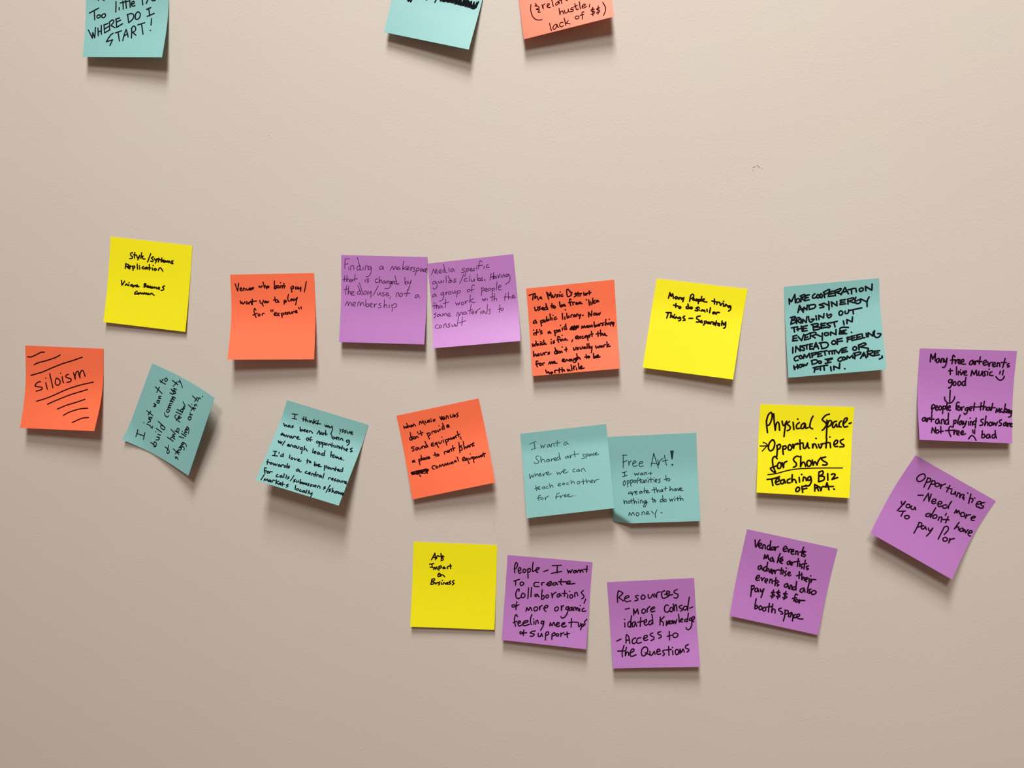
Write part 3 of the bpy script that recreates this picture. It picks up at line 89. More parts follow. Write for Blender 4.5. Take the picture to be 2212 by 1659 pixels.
      marks=[('handwriting',1.21,[[187,135,156,175,154,219,185,238,216,205,221,157,187,135],[262,373,311,344],[684,688,684,589,685,532,715,514,734,544,720,609],[248,151,259,193,269,262],[252,154,278,144,292,173,271,197],[306,148,314,192,321,258],[311,151,333,143,347,172,324,192],[367,149,354,168,365,188,389,184,398,157,384,144,367,149],[408,140,427,185,427,185,422,148,445,112],[495,103,505,183],[479,142,536,127],[542,145,555,175,580,165,583,131,583,131,599,164],[620,173,612,129,612,129,635,126,656,167],[656,167,659,122,680,117,684,155],[696,142,704,165],[699,78,704,79],[736,70,771,173],[750,115,785,107,795,147],[792,87,796,88],[849,136,879,112,870,90,848,104,847,142,869,161,888,150],[908,78,887,101,900,121,923,118,924,144,892,158],[345,395,347,296,347,296,398,372,398,372,378,288],[426,360,457,336,449,314,427,328,426,360,449,373,471,351],[495,348,527,326,515,306,493,320,495,351,521,367,543,343],[582,309,555,330,559,355,590,347,601,314],[605,247,607,299,618,335],[700,345,700,302,700,302,722,331,726,297,753,323],[773,290,764,317,782,338,808,322,797,297,773,290],[818,289,830,335,830,335,829,299,857,271],[882,304,909,282,913,264,892,271,883,298,901,319,923,306],[141,524,159,549,179,538,179,502,179,502,166,571,150,636],[221,513,208,536,223,554,249,538,243,516,221,513],[264,509,265,539,295,538,301,503,301,503,320,528],[473,485,448,505,447,531,478,523,488,486],[498,397,499,459,502,520],[532,466,518,495,533,512,557,493,554,468,532,466],[589,505,583,467,583,467,608,457,625,505],[627,393,631,417],[664,414,671,488],[631,470,690,441],[797,408,787,498,787,498,803,463,820,458,832,487],[859,445,842,470,853,490,872,479,871,449,871,449,890,474],[890,448,915,475,915,475,920,430],[944,463,970,437,961,421,942,432,942,469,961,484,977,478],[169,634,230,596],[213,611,214,671],[272,628,249,651,263,668,292,657,297,628,272,628],[421,633,423,698,421,764],[415,632,446,624,456,654,427,685],[478,636,464,659,474,679,497,665,497,635,497,635,525,660],[536,633,552,654,568,645,579,609,579,609,572,673,556,722],[746,630,728,655,744,676,771,660,773,634,746,630],[794,617,804,666,804,666,804,626,837,592]])]),
    dict(key='arts', corners=[[-147.5, -203.3], [-71.9, -204.4], [-74.2, -281.1], [-150.5, -280.6]], lift=(4.5, 3.5, 0.1, 1.0, 0.4), pen=1.19,
      words=[],
      marks=[('handwriting',1.19,[[223,205,261,125,261,125,271,203],[239,178,275,174],[283,188,290,156,310,159],[334,126,340,194],[311,163,358,153],[371,161,343,174,363,189,356,205,336,210],[201,260,253,250],[229,259,234,294],[210,295,246,298],[251,321,262,293,275,317,286,288,299,316],[314,279,315,327],[314,283,342,274,339,298,318,299],[374,285,359,297,375,305,382,288,391,304],[426,278,411,291,419,303],[449,250,455,301],[426,274,462,269],[320,359,305,379,310,403,333,390,333,370,317,375],[338,398,349,381,369,384,386,401],[234,438,225,497],[234,438,262,429,267,444,239,465,239,465,260,476,253,492,225,500],[272,472,281,491,296,479,300,471],[332,465,312,474,329,489,317,502],[348,473,353,492],[359,444,362,447],[369,492,376,472,392,475,401,490],[409,482,428,473,420,466,409,482,433,489],[460,448,440,465,461,476,449,488],[499,439,480,459,501,474,481,495]])]),
    dict(key='people', corners=[[-62.6, -213.1], [12.6, -217.5], [7.7, -293.5], [-67.5, -288.7]], lift=(7, 9, 0.15, 1.0, 0.4), pen=1.18,
      words=[],
      marks=[('handwriting',1.18,[[438,162,488,139],[535,82,640,69],[594,77,596,162],[530,176,649,141],[954,445,939,493],[174,581,136,605,103,616,92,599,114,587,145,602],[147,547,142,641],[842,718,885,716],[290,890,247,901,216,910,215,886,242,894],[256,863,253,925],[94,121,92,154,99,206],[93,130,100,88,115,83,125,115,112,148,97,162],[142,182,165,168,163,140,143,145,138,182,155,209,174,195],[207,152,193,169,200,193,222,187,228,162,207,152],[247,148,254,196,260,256],[249,156,270,138,283,153,276,178,255,184],[308,62,304,111,308,171,323,166],[331,161,373,141,383,120,360,122,346,148,356,175,371,176],[714,115,729,150,729,150,743,124,756,147,756,147,773,110],[809,115,790,124,791,144,811,139,817,114,817,114,830,137],[834,132,847,107,863,110,865,134,882,100,900,127],[941,51,939,123],[901,94,948,90],[94,308,160,279],[118,298,117,354],[190,311,171,325,177,349,201,347,215,321,190,311],[392,297,348,301,334,326,348,349,395,345],[424,298,426,326,426,326,431,297,455,291],[480,313,534,296,537,276,510,282,488,308,505,327,543,311],[596,278,561,290,557,310,579,312,601,286,601,286,614,305],[652,233,644,278,661,301],[623,268,717,259],[715,280,753,268,756,248,729,254,716,280,747,285,812,271],[162,422,164,398,145,404,128,449,135,496,160,510,187,496],[207,442,194,475,203,494,230,488,236,455,207,442],[274,372,275,499],[309,365,309,476],[378,438,355,448,356,464,376,462,386,442,386,442,404,468],[437,381,434,445,437,488],[435,461,458,447,468,470,450,495,433,489],[501,435,486,448,491,472,515,465,517,445,501,435],[550,411,562,465,562,465,567,425,601,394],[645,406,619,424,620,448,640,446,649,413,649,413,667,436],[701,365,702,436],[672,403,727,398],[740,413,741,449],[759,369,762,371],[779,409,765,427,774,449,797,439,800,416,779,409],[824,429,821,386,821,386,844,376,858,414],[920,345,898,367,903,382,928,404,927,431,908,443],[263,649,271,606,271,606,293,635,310,598,333,635],[373,588,355,609,365,636,392,625,398,598,373,588],[417,584,423,619,423,619,428,579,451,565],[469,595,508,583,518,563,494,561,473,591,483,621,499,627],[621,565,599,587,609,613,636,602,641,571,621,565],[675,549,679,602,679,602,684,559,702,542],[754,549,732,563,729,582,753,580,762,552,762,552,752,619,728,667,698,688,677,671],[790,553,772,571,773,590,793,588,802,552,802,552,808,586],[824,589,822,554,822,554,841,549,851,582,851,582,862,551,873,561,878,585],[891,559,893,589],[894,524,897,526],[943,551,921,564,926,587,965,580],[168,720,151,698,137,723,137,776,154,832],[122,793,165,774],[178,795,206,785,204,766,185,772,179,799,197,824,227,809],[234,793,284,773,295,753,259,761,238,789,256,816,314,793],[337,681,324,728,329,780,342,794],[366,754,369,788],[359,728,361,730],[389,786,390,748,390,748,409,739,419,772],[480,743,457,745,451,769,471,771,484,743,484,743,480,788,453,847],[555,789,560,751,560,751,582,782,599,743,618,779],[629,770,663,752,658,738,639,747,629,774,650,787,673,774],[692,768,730,746,725,735,702,745,696,775,721,784,751,770],[804,682,807,776],[776,730,830,717],[890,727,892,760,911,751,917,724],[922,735,928,760,918,795],[926,738,945,729,946,751,928,760],[984,673,959,705,968,730,946,751],[391,861,352,872,333,889,366,893,382,899,368,919,336,926],[428,883,431,916,454,914,467,879,467,879,478,912],[513,875,517,949],[514,882,525,859,549,860,547,883,517,900],[590,875,592,934],[590,875,616,857,625,875,611,891,591,893],[644,866,638,888,662,890,668,871,644,866],[691,854,694,890,694,890,699,864,726,847],[764,835,773,894],[735,868,793,847]])]),
    dict(key='resources', corners=[[25.5, -235.2], [101.0, -229.1], [106.6, -304.9], [31.5, -310.5]], lift=(8, 10, 0.15, 1.0, 0.4), pen=1.18,
      words=[],
      marks=[('handwriting',1.18,[[191,334,240,325],[931,354,966,340],[64,699,117,678],[124,115,109,174,108,247],[120,122,129,111,173,137,169,149,123,191,123,191,175,234],[196,206,240,192,241,176,209,179,188,214,205,243,260,237],[353,178,322,180,321,196,343,217,338,233,306,240],[407,172,383,195,385,219,412,224,429,197,407,172],[465,171,467,207,490,212,519,169,519,169,533,206],[539,166,559,211,559,211,570,156,605,145],[660,136,628,146,618,190,635,223,686,209,711,178],[657,180,689,169,712,158,705,142,682,145,677,177,695,193,745,184],[802,127,767,141,766,165,803,182,805,206,785,229,759,220],[285,334,284,406],[285,334,304,387,304,387,331,336,331,336,339,396],[401,339,380,362,386,390,413,384,423,356,401,339],[444,333,440,381,440,381,447,341,476,311],[485,351,528,337,525,321,502,328,481,355,495,379,530,369],[688,312,665,303,644,334,645,378,671,390,699,372],[713,337,700,368,718,388,738,366,731,339,713,337],[746,295,753,378,753,378,760,323,780,308,784,379],[845,315,814,326,816,345,842,358,841,378,822,381],[879,329,858,347,865,371,888,368,905,338,879,329],[934,224,914,322,906,381],[173,495,171,542],[172,452,175,455],[244,475,212,493,209,536,232,540,250,498],[258,413,244,483,239,548],[290,484,262,499,259,541,278,538,297,492,297,492,309,539],[363,439,348,541],[320,493,391,481],[397,504,425,490,427,466,407,473,397,504,411,532,435,521],[484,476,456,491,450,522,473,526,490,500],[493,406,497,461,497,519],[587,442,577,534],[633,440,584,484,584,484,617,505,615,543],[649,544,657,491,657,491,666,530,666,530,684,488,685,527],[703,489,690,508,704,527,720,509,703,489],[727,486,732,524,732,524,745,494,757,525,757,525,775,480],[800,419,802,512],[819,489,842,483,839,471,823,478,817,505,840,509],[892,477,869,484,867,507,890,504],[912,412,894,508],[939,467,919,478,922,497,941,490,946,471,946,471,941,547,915,592,887,598,874,575],[953,491,977,476,974,453,955,460,949,487,966,514],[171,725,177,649,186,631,208,658,214,730],[174,695,209,692],[288,672,256,682,242,715,256,735,288,721],[346,670,307,680,296,717,311,732,350,722],[376,686,420,665,418,646,390,653,376,686,394,705,426,695],[489,622,461,632,460,651,494,667,496,690,460,707],[583,610,547,620,550,639,580,651,582,670,554,684],[679,610,675,706],[652,665,703,655],[747,631,718,648,724,678,759,676,776,647,747,631],[146,750,119,820,117,875],[68,811,157,810],[172,773,156,828,151,865,151,865,171,828,191,829,192,862],[209,837,254,816,255,794,228,800,209,844,222,874,278,857],[377,775,348,804,340,851,361,873,398,849,417,805,400,776,369,778],[383,837,439,864],[439,824,439,861,458,865,489,826,489,826,497,858],[515,833,554,824,552,805,529,808,515,837,528,859,563,853],[613,814,585,824,595,843,605,857,584,875],[658,776,654,873],[628,815,686,809],[700,824,700,867],[701,788,704,790],[751,811,730,828,735,864,758,861,769,829,751,811],[781,858,786,808,786,808,798,844,820,809,832,841],[886,760,853,777,852,799,881,810,887,825,863,842]])]),
    dict(key='vendor', corners=[[145.1, -184.5], [221.3, -199.7], [206.1, -274.4], [130.9, -259.2]], lift=(8, 6, 0.1, 1.0, 0.4), pen=1.29,
      words=[('$',407,705,457,697,-19,-88),
        ('$',470,694,520,691,-14,-90),
        ('$',538,691,592,689,-12,-90)],
      marks=[('handwriting',1.29,[[111,101,129,167,139,177,151,125,163,89],[163,160,187,146,186,125,168,129,163,160,183,180,200,172],[210,182,208,137,208,137,228,136,241,179],[276,125,257,146,263,174,283,177,288,147],[280,74,285,131,299,178],[320,135,305,152,313,173,331,166,333,145,320,135],[339,131,348,171,348,171,352,137,375,119],[437,137,461,124,459,99,441,103,431,135,446,160,471,150],[477,120,496,157,496,157,500,123,518,119],[524,146,545,137,541,117,527,125,521,151,538,172,555,164],[575,167,570,127,570,127,589,127,602,165],[641,65,637,116,641,169],[613,130,658,107],[674,111,652,129,659,144,679,147,672,170,652,166],[250,293,251,243,251,243,273,283,281,240,303,288],[339,255,320,276,322,301,341,300,345,266,345,266,365,303],[411,193,403,245,402,303],[445,225,406,265,406,265,433,294],[431,284,454,266,449,249,433,258,435,291,458,302],[532,252,509,270,511,294,530,294,535,264,549,293],[550,260,562,299,562,299,566,265,583,252],[615,204,624,297],[579,253,633,233],[642,255,646,291],[674,260,657,272,664,287,681,292,672,306],[692,206,700,308],[673,256,716,242],[740,261,720,278,731,292,748,297,731,309],[236,374,212,392,213,420,234,420,242,385,242,385,261,421],[294,373,271,395,278,426,297,425,303,391],[299,322,302,375,313,426],[321,391,342,432,342,432,352,388],[360,427,381,414,377,395,363,402,361,431,378,439],[392,395,404,433,404,433,405,401,432,378],[461,351,468,423],[441,384,485,374],[488,386,487,419],[509,341,512,343],[520,374,504,390,515,404,526,418,510,434],[544,410,563,393,560,377,543,389,544,413,562,422,577,410],[659,350,672,429],[639,404,681,382],[688,360,704,434,704,434,713,403,725,405,732,436],[741,425,762,412,758,397,741,405,740,430,761,445],[779,404,788,443],[787,370,790,371],[799,404,807,443,807,443,815,408,852,400],[213,534,241,515,240,491,222,496,209,531,221,552,250,542],[264,510,282,542,282,542,288,513,302,506],[313,543,338,530,334,510,316,519,314,547,332,557],[365,548,365,507,365,507,384,507,397,549],[424,474,431,565],[406,518,449,500],[464,513,444,530,454,544,471,548,455,566],[561,511,534,530,534,554,558,553,567,522,567,522,583,563],[596,568,595,524,595,524,610,524,619,567],[650,528,629,540,630,564,650,564,660,537],[653,466,658,530,665,564],[746,522,715,541,713,570,737,572,752,532,752,532,767,565],[790,455,788,516,794,563],[823,516,806,528,814,547,827,556,810,568],[859,524,837,546,846,572,875,561,885,535,859,524],[179,622,186,676,190,742],[181,629,202,617,210,639,186,676],[245,635,224,651,229,678,248,674,254,641,254,641,268,674],[281,639,290,665,307,653,318,627,318,627,312,680,306,729],[693,614,674,607,667,644,669,692],[646,665,690,647],[697,665,684,676,691,695,709,687,710,670,697,665],[723,659,727,698,727,698,737,668,782,658],[255,755,255,818,259,864],[259,841,276,825,288,846,268,866],[315,821,303,843,314,864,336,851,332,829,315,821],[359,827,347,849,359,870,380,857,376,835,359,827],[408,773,414,869],[378,823,445,800],[447,772,449,866,449,866,458,829,481,828,488,865],[546,798,521,811,529,829,562,837,573,855,554,862],[591,807,599,868,594,928],[593,815,623,808,628,835,600,856],[660,820,641,844,642,871,661,867,667,834],[668,818,688,853,692,907],[713,828,697,847,705,869,720,865],[730,856,758,838,754,819,732,828,730,856,756,869,801,862]])]),
]
MARKS = [
    ('scratch_mark','brown',0.42,[[[145.0,123.3],[145.6,123.1],[146.5,121.6],[147.4,121.0]],[[141.9,121.0],[142.6,121.8],[144.3,121.8]],[[141.8,119.8],[141.9,118.2]]]),
    ('scratch_mark','faint',0.25,[[[147.4,121.0],[148.2,120.7],[149.8,120.1]],[[143.1,115.2],[143.3,114.1]]]),
    ('paint_drip','paint',0.5,[[[-273.3,157.4],[-272.0,155.9],[-269.9,155.4],[-268.5,153.0],[-267.2,152.4]]]),
    ('paint_chip','paint',1.2,[[[-271.6,-324.9],[-271.2,-324.2]]]),
    ('hair','hair',0.14,[[[126.4,-165.5],[127.7,-166.5],[127.0,-168.6],[124.5,-170.4]]]),
    ('hair','hair',0.12,[[[-75.4,-180.7],[-74.5,-186.0],[-74.9,-194.5]]]),
    ('hair','hair',0.12,[[[360.7,-127.9],[362.5,-129.0],[362.6,-131.3]]]),
    ('dark_speck','brown',0.5,[[[-57.8,-166.3],[-57.6,-166.5]]]),
    ('dark_speck','brown',0.45,[[[-55.6,-168.0],[-55.4,-168.2]]]),
    ('dark_speck','brown',0.4,[[[93.4,248.1],[93.7,247.9]]]),
    ('paint_bump','paint',0.7,[[[-307.2,262.8],[-306.5,262.3]]]),
    ('paint_bump','paint',0.7,[[[-306.6,253.1],[-306.0,252.6]]]),
    ('paint_bump','paint',0.7,[[[-436.9,171.7],[-436.2,171.2]]]),
    ('paint_bump','paint',0.7,[[[-371.6,272.6],[-371.0,272.0]]]),
    ('paint_bump','paint',0.7,[[[-44.4,44.7],[-44.1,44.2]]]),
    ('paint_bump','paint',0.7,[[[-46.2,42.2],[-45.9,41.7]]]),
    ('paint_bump','paint',0.7,[[[-49.5,30.8],[-49.2,30.3]]]),
]
CAM = [-0.08789486907638833, -0.08990836342104663, 0.00029543731538732217, 666.0316852656445]

MM = 0.001
ZC = 1.50                                   # height of that point above the floor, m

def W(x, z, out):                           # wall millimetres -> world metres (wall at y = 0)
    return Vector((x * MM, -out * MM, ZC + z * MM))

# ------------------------------------------------------------------ camera
yaw, pitch, roll, dist = CAM
cd = bpy.data.cameras.new("camera"); cam = bpy.data.objects.new("camera", cd); COL.objects.link(cam)
cd.sensor_width = 36.0
cd.lens = 36.0 * 1662.0 / 2212.0
cd.clip_start = 0.01
cam.location = W(0, 0, dist)
fw = Vector((math.sin(yaw) * math.cos(pitch), math.cos(yaw) * math.cos(pitch), math.sin(pitch)))
cam.rotation_euler = fw.to_track_quat('-Z', 'Y').to_euler()
S.camera = cam

# ------------------------------------------------------------------ light and exposure
S.view_settings.view_transform = 'Standard'
S.view_settings.look = 'None'
S.view_settings.gamma = 1.0
S.view_settings.use_curve_mapping = False
S.view_settings.exposure = 0.0
wd = bpy.data.worlds.new("room_light"); S.world = wd; wd.use_nodes = True
wd.node_tree.nodes["Background"].inputs[0].default_value = (1.0, 0.60, 0.44, 1)
wd.node_tree.nodes["Background"].inputs[1].default_value = 0.185

def lamp(name, x, out, up, size, watt, col=(0.97, 0.98, 0.95), size_y=None):
    l = bpy.data.lights.new(name, 'AREA'); l.shape = 'RECTANGLE'
    l.size = size; l.size_y = size_y or size; l.energy = watt; l.color = col; l.spread = math.radians(110)
    o = bpy.data.objects.new(name, l); COL.objects.link(o)
    o.location = (x, -out, ZC + up)
    d = Vector((0.28, 0, ZC - 0.32)) - Vector(o.location)
    o.rotation_euler = d.to_track_quat('-Z', 'Y').to_euler()
    return o
# three rows of ceiling lamps in front of the wall
lamp("ceiling_lamp", -0.12, 2.80, 2.20, 0.66, 15.8)
lamp("ceiling_lamp", -0.14, 1.40, 2.20, 0.50, 15.8)
lamp("ceiling_lamp", -0.10, 0.98, 2.20, 0.42, 11.3)

# ------------------------------------------------------------------ materials
def mat(name, rgb, rough=0.6, spec=0.3):
    m = bpy.data.materials.new(name); m.use_nodes = True
    b = m.node_tree.nodes["Principled BSDF"]
    b.inputs["Base Color"].default_value = (*rgb, 1)
    b.inputs["Roughness"].default_value = rough
    b.inputs["Specular IOR Level"].default_value = spec
    return m, b

def noise(nt, scale, detail=3.0, rough=0.5, coord='Object'):
    tc = nt.nodes.new("ShaderNodeTexCoord"); n = nt.nodes.new("ShaderNodeTexNoise")
    n.inputs["Scale"].default_value = scale; n.inputs["Detail"].default_value = detail
    n.inputs["Roughness"].default_value = rough
    nt.links.new(tc.outputs[coord], n.inputs["Vector"]); return n

def wall_material():
    m, b = mat("painted_wall", (0.63, 0.545, 0.465), 0.55, 0.25)
    nt = m.node_tree
    big = noise(nt, 9.0, 3.0)
    mx = nt.nodes.new("ShaderNodeMix"); mx.data_type = 'RGBA'
    mx.inputs["A"].default_value = (0.645, 0.570, 0.508, 1)
    mx.inputs["B"].default_value = (0.638, 0.577, 0.510, 1)
    rp = nt.nodes.new("ShaderNodeValToRGB"); rp.color_ramp.elements[0].position = .40; rp.color_ramp.elements[1].position = .62
    nt.links.new(big.outputs["Fac"], rp.inputs["Fac"]); nt.links.new(rp.outputs["Color"], mx.inputs["Factor"])
    nt.links.new(mx.outputs["Result"], b.inputs["Base Color"])
    # orange-peel roller texture: fine grain with scattered little bumps
    fine = noise(nt, 470.0, 2.5, 0.6); mid = noise(nt, 330.0, 2.0, 0.5); patch = noise(nt, 22.0, 1.0)
    pr = nt.nodes.new("ShaderNodeValToRGB"); pr.color_ramp.elements[0].position = .60; pr.color_ramp.elements[1].position = .80
    nt.links.new(mid.outputs["Fac"], pr.inputs["Fac"])
    a = nt.nodes.new("ShaderNodeMath"); a.operation = 'MULTIPLY_ADD'; a.inputs[1].default_value = 0.55
    nt.links.new(pr.outputs["Color"], a.inputs[0]); nt.links.new(fine.outputs["Fac"], a.inputs[2])
    k = nt.nodes.new("ShaderNodeMath"); k.operation = 'MULTIPLY_ADD'; k.inputs[1].default_value = 0.42; k.inputs[2].default_value = 0.08
    nt.links.new(patch.outputs["Fac"], k.inputs[0])
    bp = nt.nodes.new("ShaderNodeBump"); bp.inputs["Distance"].default_value = 0.00035
    nt.links.new(k.outputs[0], bp.inputs["Strength"])
    nt.links.new(a.outputs[0], bp.inputs["Height"]); nt.links.new(bp.outputs["Normal"], b.inputs["Normal"])
    return m

def paper_material(name, rgb):
    m, b = mat(name, rgb, 0.50, 0.42)
    nt = m.node_tree
    n = noise(nt, 380.0, 4.0, 0.6)
    mx = nt.nodes.new("ShaderNodeMix"); mx.data_type = 'RGBA'
    mx.inputs["A"].default_value = (*[c * 0.94 for c in rgb], 1)
    mx.inputs["B"].default_value = (*[min(1, c * 1.06) for c in rgb], 1)
    nt.links.new(n.outputs["Fac"], mx.inputs["Factor"])
    nt.links.new(mx.outputs["Result"], b.inputs["Base Color"])
    bp = nt.nodes.new("ShaderNodeBump"); bp.inputs["Strength"].default_value = 0.12; bp.inputs["Distance"].default_value = 0.0002
    nt.links.new(n.outputs["Fac"], bp.inputs["Height"]); nt.links.new(bp.outputs["Normal"], b.inputs["Normal"])
    tr = nt.nodes.new("ShaderNodeBsdfTranslucent"); tr.inputs["Color"].default_value = (*rgb, 1)
    ms = nt.nodes.new("ShaderNodeMixShader"); ms.inputs["Fac"].default_value = 0.06
    nt.links.new(b.outputs["BSDF"], ms.inputs[1]); nt.links.new(tr.outputs["BSDF"], ms.inputs[2])
    nt.links.new(ms.outputs["Shader"], nt.nodes["Material Output"].inputs["Surface"])
    return m

PAPER = {
    'teal':   paper_material("teal_paper",   (0.240, 0.515, 0.505)),
    'orange': paper_material("orange_paper", (1.000, 0.172, 0.070)),
    'purple': paper_material("purple_paper", (0.480, 0.190, 0.525)),
    'yellow': paper_material("yellow_paper", (0.990, 0.880, 0.006)),
}
def ink(name, rgb): return mat(name, rgb, 0.85, 0.04)[0]
INK = {
    'teal':   ink("black_marker_ink", (0.006, 0.007, 0.009)),
    'orange': ink("marker_ink_over_orange", (0.022, 0.002, 0.003)),
    'purple': ink("marker_ink_over_purple", (0.016, 0.003, 0.010)),
    'yellow': ink("marker_ink_over_yellow", (0.016, 0.005, 0.002)),
    'fine_teal': ink("fine_pen_ink_over_teal", (0.010, 0.030, 0.038)),
    'fine_purple': ink("fine_pen_ink_over_purple", (0.045, 0.008, 0.040)),
}
MARKMAT = {
    'brown': mat("brown_scratch", (0.10, 0.045, 0.03), 0.8)[0],
    'faint': mat("faint_scratch", (0.36, 0.27, 0.21), 0.8)[0],
    'hair': mat("reddish_hair", (0.33, 0.17, 0.12), 0.6)[0],
    'paint': mat("raised_paint", (0.74, 0.66, 0.58), 0.5)[0],
}

# ------------------------------------------------------------------ mesh helpers
def mesh_object(name, verts, faces, material, parent=None, smooth=True):
    me = bpy.data.meshes.new(name); me.from_pydata([tuple(v) for v in verts], [], faces); me.update()
    if smooth: me.polygons.foreach_set("use_smooth", [True] * len(me.polygons))
    me.materials.append(material)
    o = bpy.data.objects.new(name, me); COL.objects.link(o)
    if parent: o.parent = parent
    return o

def spline(pts):
    """Catmull-Rom through the points; a doubled point is a corner. Returns runs of points."""
    runs, cur = [], [pts[0]]
    for p in pts[1:]:
        if (p - cur[-1]).length < 1e-6:
            runs.append(cur); cur = [p]
        else: cur.append(p)
    runs.append(cur)
    out = []
    for r in runs:
        if len(r) < 3: out.append(r); continue
        q = [r[0] * 2 - r[1]] + r + [r[-1] * 2 - r[-2]]
        if (r[0] - r[-1]).length < 1e-4: q[0], q[-1] = r[-2], r[1]
        o = []
        for i in range(1, len(q) - 2):
            a, b, c, d = q[i - 1], q[i], q[i + 1], q[i + 2]
            n = max(2, min(8, int((c - b).length / 0.5)))
            for k in range(n):
                t = k / n
                o.append(0.5 * ((2 * b) + (c - a) * t + (2 * a - 5 * b + 4 * c - d) * t * t + (3 * b - a - 3 * c + d) * t ** 3))
        o.append(r[-1]); out.append(o)
    return out

class Ribbon:
    """pen strokes as flat ribbons with round ends, laid on a surface point(x, y, lift)"""
    def __init__(self, point): self.p = point; self.v = []; self.f = []; self.n = 0
    def disc(self, c, r, z):
        b = len(self.v); K = 10
        for i in range(K):
            a = 2 * math.pi * i / K
            self.v.append(self.p(c.x + r * math.cos(a), c.y + r * math.sin(a), z))
        self.f.append(tuple(range(b, b + K)))
    def stroke(self, pts, width):
        self.n += 1; z = 0.07 + 0.0015 * (self.n % 40)
        r = width / 2
        for run in spline(pts):
            line = []
            for p in run:                    # keep samples short enough to follow the curl
                if line and (p - line[-1]).length > 2.0:
                    a = line[-1]; m = int((p - a).length / 1.6) + 1
                    line += [a.lerp(p, k / m) for k in range(1, m)]
                line.append(p)
            self.disc(line[0], r, z); 
            if len(line) > 1: self.disc(line[-1], r, z)
            L = len(line)
            prev = None
            for i, p in enumerate(line):
                d = line[min(i + 1, L - 1)] - line[max(i - 1, 0)]
                if d.length < 1e-9: continue
                d.normalize(); nx, ny = -d.y * r, d.x * r
                b = len(self.v)
                self.v += [self.p(p.x + nx, p.y + ny, z), self.p(p.x - nx, p.y - ny, z)]
                if prev is not None: self.f.append((prev, prev + 1, b + 1, b))
                if 0 < i < L - 1:
                    e = line[i] - line[i - 1]; g = line[i + 1] - line[i]
                    if e.length and g.length and e.normalized().dot(g.normalized()) < 0.8: self.disc(p, r, z)
                prev = b

